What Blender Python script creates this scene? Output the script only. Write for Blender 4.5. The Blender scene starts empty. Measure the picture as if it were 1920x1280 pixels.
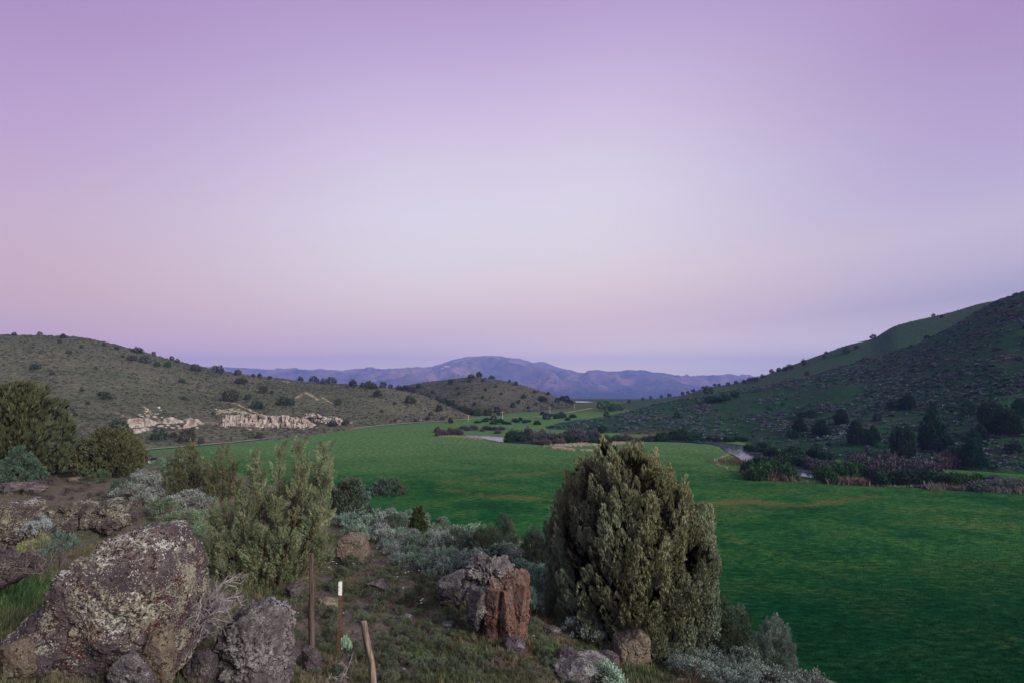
import bpy, bmesh, math, random
import numpy as np

random.seed(7)
RS = np.random.RandomState(11)
scene = bpy.context.scene
COL = scene.collection
F = 960.0          # focal length in pixels of a 1920 wide picture (18 mm lens)
HY = 715.0         # eye level row
ZM = -20.0         # level of the valley floor below the camera


def U(px): return (np.asarray(px, float) - 960.0) / F
def Vv(py): return (np.asarray(py, float) - HY) / F
def P(px, py, d): return np.array([float(U(px)) * d, d, -float(Vv(py)) * d])
def lin(r, g, b):
    return tuple(((c / 255) / 12.92 if c / 255 <= .04045 else ((c / 255 + .055) / 1.055) ** 2.4) for c in (r, g, b))

# ------------------------------------------------------------------ noise
def _hash(ix, iy, iz, seed):
    h = (ix.astype(np.int64) * 374761393 + iy.astype(np.int64) * 668265263 + iz.astype(np.int64) * 2147483647 + seed * 974711) & 0xffffffff
    h = ((h ^ (h >> 13)) * 1274126177) & 0xffffffff
    h = ((h ^ (h >> 16)) * 2246822519) & 0xffffffff
    return ((h ^ (h >> 15)) & 0xffffff) / float(0xffffff)

def vnoise(p, seed=0):
    p = np.asarray(p, float)
    i = np.floor(p); f = p - i; f = f * f * f * (f * (f * 6 - 15) + 10)
    ix, iy, iz = i[..., 0], i[..., 1], i[..., 2]
    r = 0
    for dx in (0, 1):
        wx = f[..., 0] if dx else 1 - f[..., 0]
        for dy in (0, 1):
            wy = f[..., 1] if dy else 1 - f[..., 1]
            for dz in (0, 1):
                wz = f[..., 2] if dz else 1 - f[..., 2]
                r = r + wx * wy * wz * _hash(ix + dx, iy + dy, iz + dz, seed)
    return r

def fbm(p, octv=4, seed=0, gain=.5):
    a, s, t, q = 1.0, 0, 0, np.asarray(p, float)
    for k in range(octv):
        s = s + a * (vnoise(q, seed + k * 17) - .5); t += a
        a *= gain; q = q * 2.03 + 3.7
    return s / t * 2          # about -1..1

def fbm2(x, y, scale, octv=4, seed=0, gain=.5):
    return fbm(np.stack([x / scale, y / scale, np.zeros_like(x) + seed * 1.37], -1), octv, seed, gain)

# ------------------------------------------------------------------ curves
def pchip(xs, ys, x):
    xs = np.asarray(xs, float); ys = np.asarray(ys, float); x = np.clip(np.asarray(x, float), xs[0], xs[-1])
    h = np.diff(xs); dl = np.diff(ys) / h
    m = np.zeros_like(ys)
    m[0], m[-1] = dl[0], dl[-1]
    for k in range(1, len(xs) - 1):
        if dl[k - 1] * dl[k] > 0:
            w1, w2 = 2 * h[k] + h[k - 1], h[k] + 2 * h[k - 1]
            m[k] = (w1 + w2) / (w1 / dl[k - 1] + w2 / dl[k])
    k = np.clip(np.searchsorted(xs, x) - 1, 0, len(xs) - 2)
    t = (x - xs[k]) / h[k]
    return ((2 * t**3 - 3 * t**2 + 1) * ys[k] + (t**3 - 2 * t**2 + t) * h[k] * m[k]
            + (-2 * t**3 + 3 * t**2) * ys[k + 1] + (t**3 - t**2) * h[k] * m[k + 1])

class Layer:
    """A piece of land: rails of (distance, height) that run across the view."""
    def __init__(s, px, rails, noise):
        s.px, s.rails, s.noise = px, rails, noise      # rails: (d list, z list)
    def rail(s, u):
        px = np.asarray(u) * F + 960
        return (np.stack([pchip(s.px, r[0], px) for r in s.rails]), np.stack([pchip(s.px, r[1], px) for r in s.rails]))
    def z(s, u, d, noise=True):
        u, d = np.broadcast_arrays(np.asarray(u, float), np.asarray(d, float))
        sh = u.shape; u = u.ravel(); d = d.ravel()
        D, Z = s.rail(u)
        K = len(D); n = len(u)
        h = np.maximum(np.diff(D, axis=0), 1e-3); dl = np.diff(Z, axis=0) / h
        m = np.zeros_like(Z); m[0], m[-1] = dl[0], dl[-1]
        for k in range(1, K - 1):
            ok = dl[k - 1] * dl[k] > 0
            w1, w2 = 2 * h[k] + h[k - 1], h[k] + 2 * h[k - 1]
            with np.errstate(divide='ignore', invalid='ignore'):
                v = (w1 + w2) / (w1 / dl[k - 1] + w2 / dl[k])
            m[k] = np.where(ok, v, 0)
        kk = np.clip((d[None] >= D).sum(0) - 1, 0, K - 2); ar = np.arange(n)
        hh = h[kk, ar]; t = np.clip((d - D[kk, ar]) / hh, 0, 1)
        z = ((2 * t**3 - 3 * t**2 + 1) * Z[kk, ar] + (t**3 - 2 * t**2 + t) * hh * m[kk, ar]
             + (-2 * t**3 + 3 * t**2) * Z[kk + 1, ar] + (t**3 - t**2) * hh * m[kk + 1, ar])
        if noise: z = z + s.noise(u * d, d)
        return z.reshape(sh)
    def hit(s, px, py, dmin=1.0, dmax=600.0, n=500):
        """Where the line of sight through a point of the picture meets this land."""
        px = np.atleast_1d(np.asarray(px, float)); py = np.atleast_1d(np.asarray(py, float))
        u, v = U(px), Vv(py)
        ds = np.geomspace(dmin, dmax, n)
        zz = s.z(np.repeat(u[:, None], n, 1), np.repeat(ds[None], len(u), 0))
        gap = -v[:, None] * ds[None] - zz
        inside = gap <= 0
        first = np.where(inside.any(1), inside.argmax(1), 0)
        out = []
        for i in range(len(u)):
            if inside[i].any() and first[i] > 0:
                k = first[i]; g0, g1 = gap[i, k - 1], gap[i, k]
                t = g0 / (g0 - g1); d = ds[k - 1] + (ds[k] - ds[k - 1]) * t
                z = -v[i] * d
            else:
                k = int(np.argmin(gap[i] / ds)); d = ds[k]; z = zz[i, k]
            out.append((u[i] * d, d, z))
        return np.array(out)
    def on(s, x, y):
        return s.z(np.asarray(x, float) / np.asarray(y, float), y)

# ------------------------------------------------------------------ meshes
class Geo:
    def __init__(s): s.V, s.F, s.C, s.n = [], [], [], 0
    def add(s, V, Fs, C=None):
        V = np.asarray(V, np.float32); Fs = np.asarray(Fs, np.int64)
        s.V.append(V); s.F.append(Fs + s.n)
        if C is None: C = (1, 1, 1)
        C = np.asarray(C, np.float32)
        if C.ndim == 1: C = np.repeat(C[None], len(V), 0)
        s.C.append(C); s.n += len(V)
        return s
    def build(s, name, mat, parent=None, smooth=False, link=True):
        me = bpy.data.meshes.new(name)
        V = np.concatenate(s.V).astype(np.float32)
        me.vertices.add(len(V)); me.vertices.foreach_set('co', V.ravel())
        tot = np.concatenate([np.full(len(f), f.shape[1], np.int32) for f in s.F])
        idx = np.concatenate([f.ravel() for f in s.F]).astype(np.int32)
        me.loops.add(len(idx)); me.polygons.add(len(tot))
        me.polygons.foreach_set('loop_start', np.concatenate([[0], np.cumsum(tot)[:-1]]).astype(np.int32))
        me.loops.foreach_set('vertex_index', idx)
        me.polygons.foreach_set('use_smooth', np.full(len(tot), smooth))
        me.update(calc_edges=True)
        ca = me.color_attributes.new('tint', 'FLOAT_COLOR', 'POINT')
        C = np.concatenate(s.C); C4 = np.ones((len(C), 4), np.float32); C4[:, :3] = C
        ca.data.foreach_set('color', C4.ravel())
        me.materials.append(mat)
        o = bpy.data.objects.new(name, me)
        if link: COL.objects.link(o)
        if parent is not None: o.parent = parent
        return o

def add_attr(o, name, vals):
    a = o.data.attributes.new(name, 'FLOAT', 'POINT'); a.data.foreach_set('value', np.asarray(vals, np.float32).ravel())

def tag(o, label=None, cat=None, group=None, kind=None):
    if label: o['label'] = label
    if cat: o['category'] = cat
    if group: o['group'] = group
    if kind: o['kind'] = kind
    return o

def empty(name, loc, label, cat, group=None, rz=0.0):
    o = bpy.data.objects.new(name, None); COL.objects.link(o)
    o.location = loc; o.rotation_euler = (0, 0, rz); o.empty_display_size = .2
    return tag(o, label, cat, group)

def dup(root, loc, rz=0.0, sc=(1, 1, 1), label=None, group=None, color=None):
    """A copy of a thing and of its parts, sharing their meshes."""
    r = root.copy(); COL.objects.link(r)
    r.location = loc; r.rotation_euler = (0, 0, rz); r.scale = sc
    if label: r['label'] = label
    if group: r['group'] = group
    if color: r.color = color
    for ch in root.children:
        c = ch.copy(); COL.objects.link(c); c.parent = r
        if color and c.name.split('.')[0] in ('foliage', 'crown'): c.color = color
    return r

def grid_faces(nu, nv, close=False):
    i = np.arange(nu if close else nu - 1)[:, None]; j = np.arange(nv - 1)[None]
    i2 = (i + 1) % nu
    return np.stack([i * nv + j, i2 * nv + j, i2 * nv + j + 1, i * nv + j + 1], -1).reshape(-1, 4)

def tube(pts, rad, sides=6, cap=True):
    pts = np.asarray(pts, float); n = len(pts); rad = np.broadcast_to(np.asarray(rad, float), (n,))
    t = np.gradient(pts, axis=0); t /= np.linalg.norm(t, axis=1)[:, None] + 1e-9
    ref = np.array([0.0, 0, 1]) if abs(t[0][2]) < .9 else np.array([1.0, 0, 0])
    a = np.cross(t, ref); a /= np.linalg.norm(a, axis=1)[:, None] + 1e-9
    b = np.cross(t, a)
    th = np.arange(sides) * 2 * math.pi / sides
    V = pts[:, None] + rad[:, None, None] * (a[:, None] * np.cos(th)[None, :, None] + b[:, None] * np.sin(th)[None, :, None])
    V = V.reshape(-1, 3)
    i = np.arange(n - 1)[:, None]; j = np.arange(sides)[None]; j2 = (j + 1) % sides
    Fq = np.stack([i * sides + j, i * sides + j2, (i + 1) * sides + j2, (i + 1) * sides + j], -1).reshape(-1, 4)
    return V, Fq

def basis(up, spin):
    """Rotation matrices whose z axis is up, turned by spin."""
    up = up / (np.linalg.norm(up, axis=1)[:, None] + 1e-9)
    ref = np.where(np.abs(up[:, 2:3]) < .95, np.array([[0.0, 0, 1]]), np.array([[1.0, 0, 0]]))
    a = np.cross(ref, up); a /= np.linalg.norm(a, axis=1)[:, None] + 1e-9
    b = np.cross(up, a)
    c, s = np.cos(spin)[:, None], np.sin(spin)[:, None]
    return np.stack([a * c + b * s, -a * s + b * c, up], -1)

def spread(geo, tmpls, pos, scale, up, tint, rng):
    """Adds turned and scaled copies of template tufts to one mesh."""
    pos = np.asarray(pos, float); M = len(pos)
    scale = np.asarray(scale, float)
    if scale.ndim == 1: scale = np.repeat(scale[:, None], 3, 1)
    R = basis(np.asarray(up, float), rng.uniform(0, 6.28, M))
    which = rng.randint(0, len(tmpls), M)
    for k, (TV, TF, TC) in enumerate(tmpls):
        s = np.where(which == k)[0]
        if not len(s): continue
        V = np.einsum('mij,mnj->mni', R[s], TV[None] * scale[s][:, None]) + pos[s][:, None]
        C = TC[None, :, None] * tint[s][:, None]
        Fs = TF[None] + (np.arange(len(s)) * len(TV))[:, None, None]
        geo.add(V.reshape(-1, 3), Fs.reshape(-1, TF.shape[1]), C.reshape(-1, 3))

def leaf_set(base, dirn, L, W, rng):
    """Rhombus leaves: base point, direction, length, width -> verts, faces."""
    n = len(base); d = dirn / (np.linalg.norm(dirn, axis=1)[:, None] + 1e-9)
    r = rng.normal(size=(n, 3)); sd = np.cross(d, r); sd /= np.linalg.norm(sd, axis=1)[:, None] + 1e-9
    L = np.broadcast_to(L, (n,))[:, None]; W = np.broadcast_to(W, (n,))[:, None]
    m = base + d * L * .5
    V = np.stack([base, m + sd * W * .5, base + d * L, m - sd * W * .5], 1).reshape(-1, 3)
    Fs = np.arange(n * 4).reshape(n, 4)
    g = rng.uniform(.75, 1.25, n)
    return V, Fs, np.repeat(g, 4)

def juniper_tuft(rng, tips=34, bl=5, fat=.3, leafl=.2, leafw=.07):
    h = rng.uniform(.02, 1, tips) ** .8
    th = rng.uniform(0, 6.28, tips)
    prof = fat * np.sin(np.pi * np.clip(h * .86 + .12, 0, 1)) ** .8
    rad = np.stack([np.cos(th), np.sin(th), 0 * th], 1)
    c = rad * prof[:, None] + np.array([0, 0, 1]) * h[:, None] * .8
    d = rad * (.6 * (1 - h * .8))[:, None] + np.array([0, 0, 1])
    base = np.repeat(c, bl, 0) + rng.normal(size=(tips * bl, 3)) * .02; dd = np.repeat(d, bl, 0) + rng.normal(size=(tips * bl, 3)) * .34
    return leaf_set(base, dd, rng.uniform(.7, 1.3, tips * bl) * leafl, leafw, rng)

def sage_geo(rng, stems=70, bl=22, H=1.0, Wd=.75, leafl=.085, leafw=.034, upr=.45):
    """A dome of woody stems; each of its rounded lobes ends in bunches of short grey leaves."""
    g, w = Geo(), Geo()
    nl = 9; lt = rng.uniform(0, 6.28, nl); lp = np.arccos(1 - rng.uniform(.02, .85, nl))
    lobe = np.stack([np.sin(lp) * np.cos(lt) * Wd * .62, np.sin(lp) * np.sin(lt) * Wd * .62, np.cos(lp) * H * .55 + .18], 1)
    q = rng.randint(0, nl, stems); v = rng.normal(size=(stems, 3)); v[:, 2] = np.abs(v[:, 2]) * .9 + .1; v /= np.linalg.norm(v, axis=1)[:, None]
    rad = rng.uniform(.24, .36, nl)[q][:, None]; end = lobe[q] + v * rad * rng.uniform(.8, 1.05, (stems, 1)); end[:, 2] = np.maximum(end[:, 2], .03)
    for k in range(nl):
        w.add(*tube([[lobe[k][0] * .1, lobe[k][1] * .1, -.06], lobe[k] * [.6, .6, .45], lobe[k]], [.035, .025, .014], 5))
    for k, e in enumerate(end): w.add(*tube([lobe[q[k]] - [0, 0, .08], e * .98], [.013, .005], 3))
    base = np.repeat(end, bl, 0) + rng.normal(size=(stems * bl, 3)) * [.05, .05, .05]
    dd = np.repeat(v, bl, 0) + [0, 0, upr] + rng.normal(size=(stems * bl, 3)) * .6
    V, Fs, gn = leaf_set(base, dd, rng.uniform(.7, 1.4, stems * bl) * leafl, leafw, rng)
    stem_g = np.repeat(np.repeat(rng.uniform(.75, 1.25, stems), bl), 4)
    return g, w, V, Fs, gn * stem_g

# ------------------------------------------------------------------ materials
class M:
    def __init__(s, name):
        s.m = bpy.data.materials.new(name); s.m.use_nodes = True
        s.nt = s.m.node_tree; s.nt.nodes.clear()
        s.out = s.nt.nodes.new('ShaderNodeOutputMaterial')
        s.b = s.nt.nodes.new('ShaderNodeBsdfPrincipled')
        s.nt.links.new(s.b.outputs[0], s.out.inputs[0])
    def put(s, sock, v):
        if isinstance(v, bpy.types.NodeSocket): s.nt.links.new(v, sock)
        elif isinstance(v, (tuple, list)) and sock.type == 'RGBA': sock.default_value = tuple(v)[:3] + (1,)
        else: sock.default_value = v
    def node(s, t, **kw):
        n = s.nt.nodes.new(t)
        for k, v in kw.items(): setattr(n, k, v)
        return n
    def pos(s): return s.node('ShaderNodeNewGeometry').outputs['Position']
    def obj(s): return s.node('ShaderNodeTexCoord').outputs['Object']
    def nrm(s): return s.node('ShaderNodeNewGeometry').outputs['Normal']
    def vmul(s, v, k):
        n = s.node('ShaderNodeVectorMath', operation='MULTIPLY'); s.put(n.inputs[0], v); n.inputs[1].default_value = k
        return n.outputs[0]
    def noise(s, co, scale, detail=4, rough=.55, dist=0.0):
        n = s.node('ShaderNodeTexNoise'); s.put(n.inputs['Vector'], co)
        n.inputs['Scale'].default_value = scale; n.inputs['Detail'].default_value = detail
        n.inputs['Roughness'].default_value = rough; n.inputs['Distortion'].default_value = dist
        return n.outputs['Fac']
    def voro(s, co, scale, feat='F1', out='Distance', rnd=1.0):
        n = s.node('ShaderNodeTexVoronoi', feature=feat); s.put(n.inputs['Vector'], co)
        n.inputs['Scale'].default_value = scale; n.inputs['Randomness'].default_value = rnd
        return n.outputs[out]
    def step(s, v, a, b, lo=0.0, hi=1.0):
        n = s.node('ShaderNodeMapRange', interpolation_type='SMOOTHSTEP'); s.put(n.inputs[0], v)
        n.inputs[1].default_value = a; n.inputs[2].default_value = b; n.inputs[3].default_value = lo; n.inputs[4].default_value = hi
        return n.outputs[0]
    def mth(s, op, a, b=0.0):
        n = s.node('ShaderNodeMath', operation=op); s.put(n.inputs[0], a); s.put(n.inputs[1], b)
        return n.outputs[0]
    def mix(s, f, a, b, blend='MIX'):
        n = s.node('ShaderNodeMix', data_type='RGBA', blend_type=blend)
        s.put(n.inputs[0], f); s.put(n.inputs[6], a); s.put(n.inputs[7], b)
        return n.outputs[2]
    def attr(s, name, out='Fac'):
        n = s.node('ShaderNodeAttribute', attribute_name=name); return n.outputs[out]
    def bump(s, h, strength=.5, dist=.05, nin=None):
        n = s.node('ShaderNodeBump'); s.put(n.inputs['Height'], h)
        n.inputs['Strength'].default_value = strength; n.inputs['Distance'].default_value = dist
        if nin is not None: s.put(n.inputs['Normal'], nin)
        return n.outputs[0]
    def sep(s, v, i):
        n = s.node('ShaderNodeSeparateXYZ'); s.put(n.inputs[0], v); return n.outputs[i]
    def fin(s, color, rough=.85, spec=.2, normal=None, metal=None):
        s.put(s.b.inputs['Base Color'], color); s.put(s.b.inputs['Roughness'], rough)
        s.put(s.b.inputs['Specular IOR Level'], spec)
        if normal is not None: s.put(s.b.inputs['Normal'], normal)
        if metal is not None: s.put(s.b.inputs['Metallic'], metal)
        return s.m

def foliage_mat(name, rough=.7, spec=.18):
    m = M(name)
    oi = m.node('ShaderNodeObjectInfo')
    c = m.mix(1.0, m.attr('tint', 'Color'), oi.outputs['Color'], 'MULTIPLY')
    v = m.step(m.noise(m.pos(), 2.3, 3), .3, .7, .78, 1.22)
    c = m.mix(1.0, c, v, 'MULTIPLY')
    return m.fin(c, rough, spec)

def wood_mat(name, ca, cb, grain=(30, 30, 2.2)):
    m = M(name); co = m.vmul(m.obj(), grain)
    n1 = m.noise(co, 1.0, 6, .65); n2 = m.noise(m.obj(), 6, 4)
    c = m.mix(m.step(n1, .36, .62), ca, cb)
    c = m.mix(m.step(n2, .5, .75, 0, .5), c, tuple(x * .45 for x in ca))
    return m.fin(c, .85, .2, m.bump(n1, .8, .01))

def rock_mat(name, base, base2, lich, lich_amt, pale, pale_amt, rust, rust_amt, sc=1.0):
    m = M(name); co = m.obj()
    big = m.noise(co, 2.4 * sc, 6, .65, .5)
    c = m.mix(m.step(big, .36, .64), base, base2)
    grain = m.noise(co, 60 * sc, 4, .7)
    c = m.mix(m.step(grain, .35, .65), c, m.mix(1.0, c, (1.55, 1.5, 1.45), 'MULTIPLY'))
    # rust stained faces
    ru = m.mth('MULTIPLY', m.step(m.noise(co, 1.8 * sc, 6, .6, .7), .66 - rust_amt * .2, .73 - rust_amt * .2), .8)
    c = m.mix(ru, c, m.mix(m.noise(co, 22 * sc, 5, .7), rust, tuple(x * .4 for x in rust)))
    # lichen: clouds of colonies broken into speckles
    cloud = m.noise(co, 2.0 * sc, 5, .65, .3)
    v1 = m.mth('SUBTRACT', 1.0, m.voro(co, 34 * sc))
    fine = m.mth('ADD', m.mth('MULTIPLY', m.noise(co, 42 * sc, 5, .72), .75), m.mth('MULTIPLY', v1, .22))
    lv = m.mth('ADD', fine, m.mth('MULTIPLY', m.mth('SUBTRACT', cloud, .5), 1.05))
    lm = m.step(lv, .62 - lich_amt * .13, .665 - lich_amt * .13, 0, .92)
    lc = m.mix(m.step(m.noise(co, 13 * sc, 4), .35, .65), lich, tuple(x * y for x, y in zip(lich, (.62, .60, .62))))
    lc = m.mix(m.step(grain, .4, .7, 0, .5), lc, tuple(x * .45 for x in lich))
    c = m.mix(lm, c, lc)
    pv = m.mth('ADD', m.noise(co, 30 * sc, 5, .7), m.mth('MULTIPLY', m.mth('SUBTRACT', m.noise(co, 2.6 * sc, 4), .5), .9))
    top = m.step(m.sep(m.nrm(), 2), .3, .95, 0, .10)
    pm = m.step(m.mth('ADD', pv, top), .72 - pale_amt * .14, .76 - pale_amt * .14)
    c = m.mix(pm, c, m.mix(grain, pale, tuple(x * .6 for x in pale)))
    dots = m.step(m.voro(co, 46 * sc), .12, .2, 1, 0)
    dm = m.mth('MULTIPLY', dots, m.step(m.noise(co, 6 * sc, 3), .48, .6))
    c = m.mix(dm, c, tuple(min(.75, x * 1.3) for x in pale))
    blk = m.step(m.mth('ADD', m.noise(co, 20 * sc, 6, .74), m.mth('MULTIPLY', m.mth('SUBTRACT', big, .5), .5)), .55, .60)
    c = m.mix(m.mth('MULTIPLY', blk, .88), c, (.012, .010, .014))
    h = m.mth('ADD', m.mth('MULTIPLY', m.noise(co, 34 * sc, 6, .72), .8), m.mth('MULTIPLY', m.noise(co, 9 * sc, 6, .65), 1.2))
    h = m.mth('ADD', h, m.mth('MULTIPLY', lm, .10))
    return m.fin(c, .92, .12, m.bump(h, 1.0, .04))

MAT = {}
MAT['juniper'] = foliage_mat('juniper_foliage')
MAT['sage'] = foliage_mat('sagebrush_foliage', .8, .1)
MAT['willow'] = foliage_mat('willow_foliage', .7, .15)
MAT['grass'] = foliage_mat('grass_blades', .8, .03)
MAT['bark'] = wood_mat('juniper_bark', (.075, .05, .038), (.14, .1, .08), (22, 22, 3))
MAT['stem'] = wood_mat('sagebrush_wood', (.07, .055, .05), (.15, .12, .12), (22, 22, 3))
MAT['deadwood'] = wood_mat('grey_dead_wood', (.13, .11, .125), (.27, .235, .26), (30, 30, 5))
MAT['post_dark'] = wood_mat('dark_weathered_post', (.035, .025, .022), (.11, .08, .07), (36, 36, 1.6))
MAT['post_grey'] = wood_mat('grey_weathered_post', (.085, .062, .052), (.235, .185, .155), (40, 40, 2.0))

LICH = (.35, .335, .27)
MAT['boulder'] = rock_mat('lichen_basalt', (.050, .039, .050), (.115, .090, .096), LICH, 1.02, (.62, .62, .60), .62, (.105, .036, .042), .82, 1.35)
MAT['boulder_b'] = rock_mat('grey_lichen_basalt', (.045, .038, .042), (.105, .085, .085), (.29, .275, .215), .95, (.46, .45, .42), .5, (.12, .055, .04), .35, 1.5)
MAT['rock_lilac'] = rock_mat('lilac_grey_basalt', (.062, .054, .064), (.128, .112, .124), (.29, .275, .275), .9, (.432, .408, .456), .45, (.171, .078, .062), .3, 1.2)
MAT['rock_dark'] = rock_mat('dark_purple_basalt', (.046, .036, .046), (.096, .076, .092), (.232, .202, .186), .55, (.360, .348, .360), .1, (.155, .078, .062), .3, 1.4)
MAT['talus'] = rock_mat('dark_talus_stone', (.012, .013, .022), (.026, .026, .040), (.05, .052, .06), .1, (.08, .08, .09), -.6, (.02, .014, .02), .0, .3)
MAT['rock_red'] = rock_mat('red_brown_basalt', (.095, .056, .048), (.165, .098, .082), (.186, .165, .15), .55, (.384, .360, .360), -.1, (.232, .116, .078), .7, 1.2)
MAT['rock_orange'] = rock_mat('orange_stained_rock', (.095, .075, .066), (.165, .13, .108), (.26, .235, .19), .8, (.360, .336, .300), .2, (.23, .105, .062), .5, 1.2)

# ------------------------------------------------------------------ land layers
def zr(py, d): return [-(y - HY) / F * x for y, x in zip(py, d)]

npx = [-1500, -700, 0, 150, 350, 500, 640, 800, 960, 1100, 1200, 1400, 1500, 1600, 1920, 2600, 3400]
nd0 = [.5] * 17; nz0 = [-1.72] * 17
nd1 = [3.2, 3.6, 4.2, 4.7, 5.6, 6.5, 7.3, 7.7, 8.0, 8.8, 9.5, 10.3, 10.6, 11.0, 11.5, 12, 12]
ny1 = [1180, 1240, 1280, 1280, 1280, 1280, 1280, 1280, 1280, 1280, 1280, 1284, 1300, 1330, 1400, 1450, 1500]
nd2 = [18, 18, 18, 18, 16, 14.5, 13.5, 13.2, 13, 13, 13, 12.8, 13, 13.2, 14, 14, 14]
ny2 = [940, 950, 972, 990, 1020, 1065, 1100, 1116, 1132, 1165, 1195, 1250, 1290, 1335, 1430, 1500, 1560]
nd3 = [60, 55, 46, 50, 52, 42, 30, 27, 24, 20, 18, 15.2, 15, 15.5, 17, 17, 17]
ny3 = [850, 860, 872, 871, 872, 905, 962, 984, 1012, 1072, 1122, 1236, 1280, 1335, 1450, 1530, 1600]
nz3 = zr(ny3, nd3)
nd4 = [x + (ZM - 3 - z) / -.55 for x, z in zip(nd3, nz3)]
NEAR = Layer(npx, [(nd0, nz0), (nd1, zr(ny1, nd1)), (nd2, zr(ny2, nd2)), (nd3, nz3), (nd4, [ZM - 3] * 17)],
             lambda x, y: fbm2(x, y, 1.6, 4, 5) * .09 * np.clip(y / 4, .2, 1) + fbm2(x, y, .35, 3, 9) * .035)

lpx = [-1500, -900, -300, 0, 120, 250, 350, 420, 500, 640, 700, 790, 850, 890, 930]
lb = [90, 110, 128, 140, 145, 150, 157, 163, 174, 200, 224, 249, 262, 272, 288]
lcy = [600, 640, 632, 628, 632, 655, 682, 697, 708, 720, 724, 740, 766, 786, 806]
lcd = [300, 300, 300, 300, 310, 325, 340, 350, 355, 360, 350, 335, 315, 288, 296]
lcz = zr(lcy, lcd)
def between(d0, z0, d1, z1, t, s):
    return ([a + (b - a) * t for a, b in zip(d0, d1)], [a + (b - a) * s for a, b in zip(z0, z1)])
lz0 = [ZM - .4] * 15
LEFT = Layer(lpx, [(lb, lz0), between(lb, lz0, lcd, lcz, .28, .22), between(lb, lz0, lcd, lcz, .62, .70), (lcd, lcz),
                   ([x + 60 for x in lcd], [z - 4 for z in lcz]), ([x + 200 for x in lcd], [ZM - 4] * 15)],
             lambda x, y: fbm2(x, y, 34, 4, 21) * 1.3 + fbm2(x, y, 5, 3, 22) * .22)

cpx = [520, 640, 700, 760, 830, 890, 940, 1000, 1050, 1100, 1140, 1220]
cb = [420, 365, 340, 325, 300, 300, 312, 335, 362, 392, 410, 430]
ccy = [760, 740, 732, 723, 713, 707.5, 712, 729, 746, 762, 775, 795]
ccd = [540, 500, 490, 480, 470, 460, 460, 465, 470, 470, 460, 450]
ccz = zr(ccy, ccd); cz0 = [ZM - .4] * 12
MID = Layer(cpx, [(cb, cz0), between(cb, cz0, ccd, ccz, .35, .36), between(cb, cz0, ccd, ccz, .7, .78), (ccd, ccz),
                  ([x + 80 for x in ccd], [z - 6 for z in ccz]), ([x + 250 for x in ccd], [ZM - 4] * 12)],
            lambda x, y: fbm2(x, y, 30, 4, 31) * 1.1 + fbm2(x, y, 6, 3, 32) * .25)

rpx = [930, 1000, 1033, 1100, 1200, 1270, 1347, 1413, 1513, 1580, 1633, 1690, 1747, 1797, 1873, 1920, 2100, 2700, 3400]
rb = [206, 200, 198, 195, 191, 187, 178, 158, 137, 130, 126, 123, 120, 117, 112, 110, 103, 92, 80]
rcy = [815, 806, 798, 787, 765, 750, 737, 727, 707, 687, 677, 655, 633, 607, 565, 547, 490, 400, 380]
rcd = [212, 222, 226, 236, 252, 262, 268, 268, 265, 262, 260, 257, 253, 249, 242, 238, 222, 200, 180]
rcz = zr(rcy, rcd); rz0 = [ZM - .4] * 19
RIGHT = Layer(rpx, [(rb, rz0), between(rb, rz0, rcd, rcz, .3, .25), between(rb, rz0, rcd, rcz, .68, .70), (rcd, rcz),
                    ([x + 60 for x in rcd], [z - 5 for z in rcz]), ([x + 220 for x in rcd], [ZM - 4] * 19)],
              lambda x, y: fbm2(x, y, 26, 4, 41) * 1.2 + fbm2(x, y, 5, 3, 42) * .3)

bpx = [1080, 1150, 1200, 1280, 1323, 1380, 1427, 1487, 1547, 1593, 1633, 1680, 1780, 1847, 1920, 2200, 2800]
bcy = [785, 762, 750, 741, 727, 717, 705, 683, 662, 646, 637, 612, 588, 569, 556, 500, 440]
bcd = [440, 450, 455, 450, 445, 440, 432, 425, 415, 408, 402, 395, 380, 370, 360, 340, 300]
bb = [400, 380, 360, 330, 310, 295, 285, 280, 278, 276, 274, 270, 262, 256, 250, 232, 210]
bcz = zr(bcy, bcd); bz0 = [ZM - .4] * 17
BACK = Layer(bpx, [(bb, bz0), between(bb, bz0, bcd, bcz, .4, .46), (bcd, bcz), ([x + 70 for x in bcd], [z - 5 for z in bcz]),
                   ([x + 260 for x in bcd], [ZM - 4] * 17)],
             lambda x, y: fbm2(x, y, 40, 4, 51) * .9 + fbm2(x, y, 7, 3, 52) * .15)

mpx = [-1400, 0, 300, 420, 560, 640, 700, 810, 835, 860, 890, 920, 960, 1000, 1012, 1050, 1100, 1150, 1200, 1250, 1300, 1360, 1400, 1440, 1600, 1900, 3300]
mcy = [690, 694, 692, 690, 695, 698, 693, 690, 682, 674, 670, 669, 672, 680, 678, 689, 700, 700, 699, 706, 711, 710, 708, 706, 712, 714, 712]
mcd = [3200] * 27
mcz = zr(mcy, mcd)
MK = 2.5
def mnoise(x, y):
    x, y = x / MK, y / MK
    w = np.clip((y - 1700) / 500, 0, 1) * np.clip((3170 - y) / 600, .06, 1)
    rid = 1 - np.abs(fbm2(x + fbm2(x, y, 700, 3, 60) * 200, y * .45, 330, 5, 61, .55)) * 2
    mnoise.rid = rid
    return MK * ((rid - .6) * 120 * w + fbm2(x, y, 70, 4, 63) * 10 * w + fbm2(x, y, 40, 3, 64) * 3.5 * np.clip((y - 2600) / 300, 0, 1))
def mount_ridge(V):
    mnoise(V[:, 0], V[:, 1]); return mnoise.rid
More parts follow.
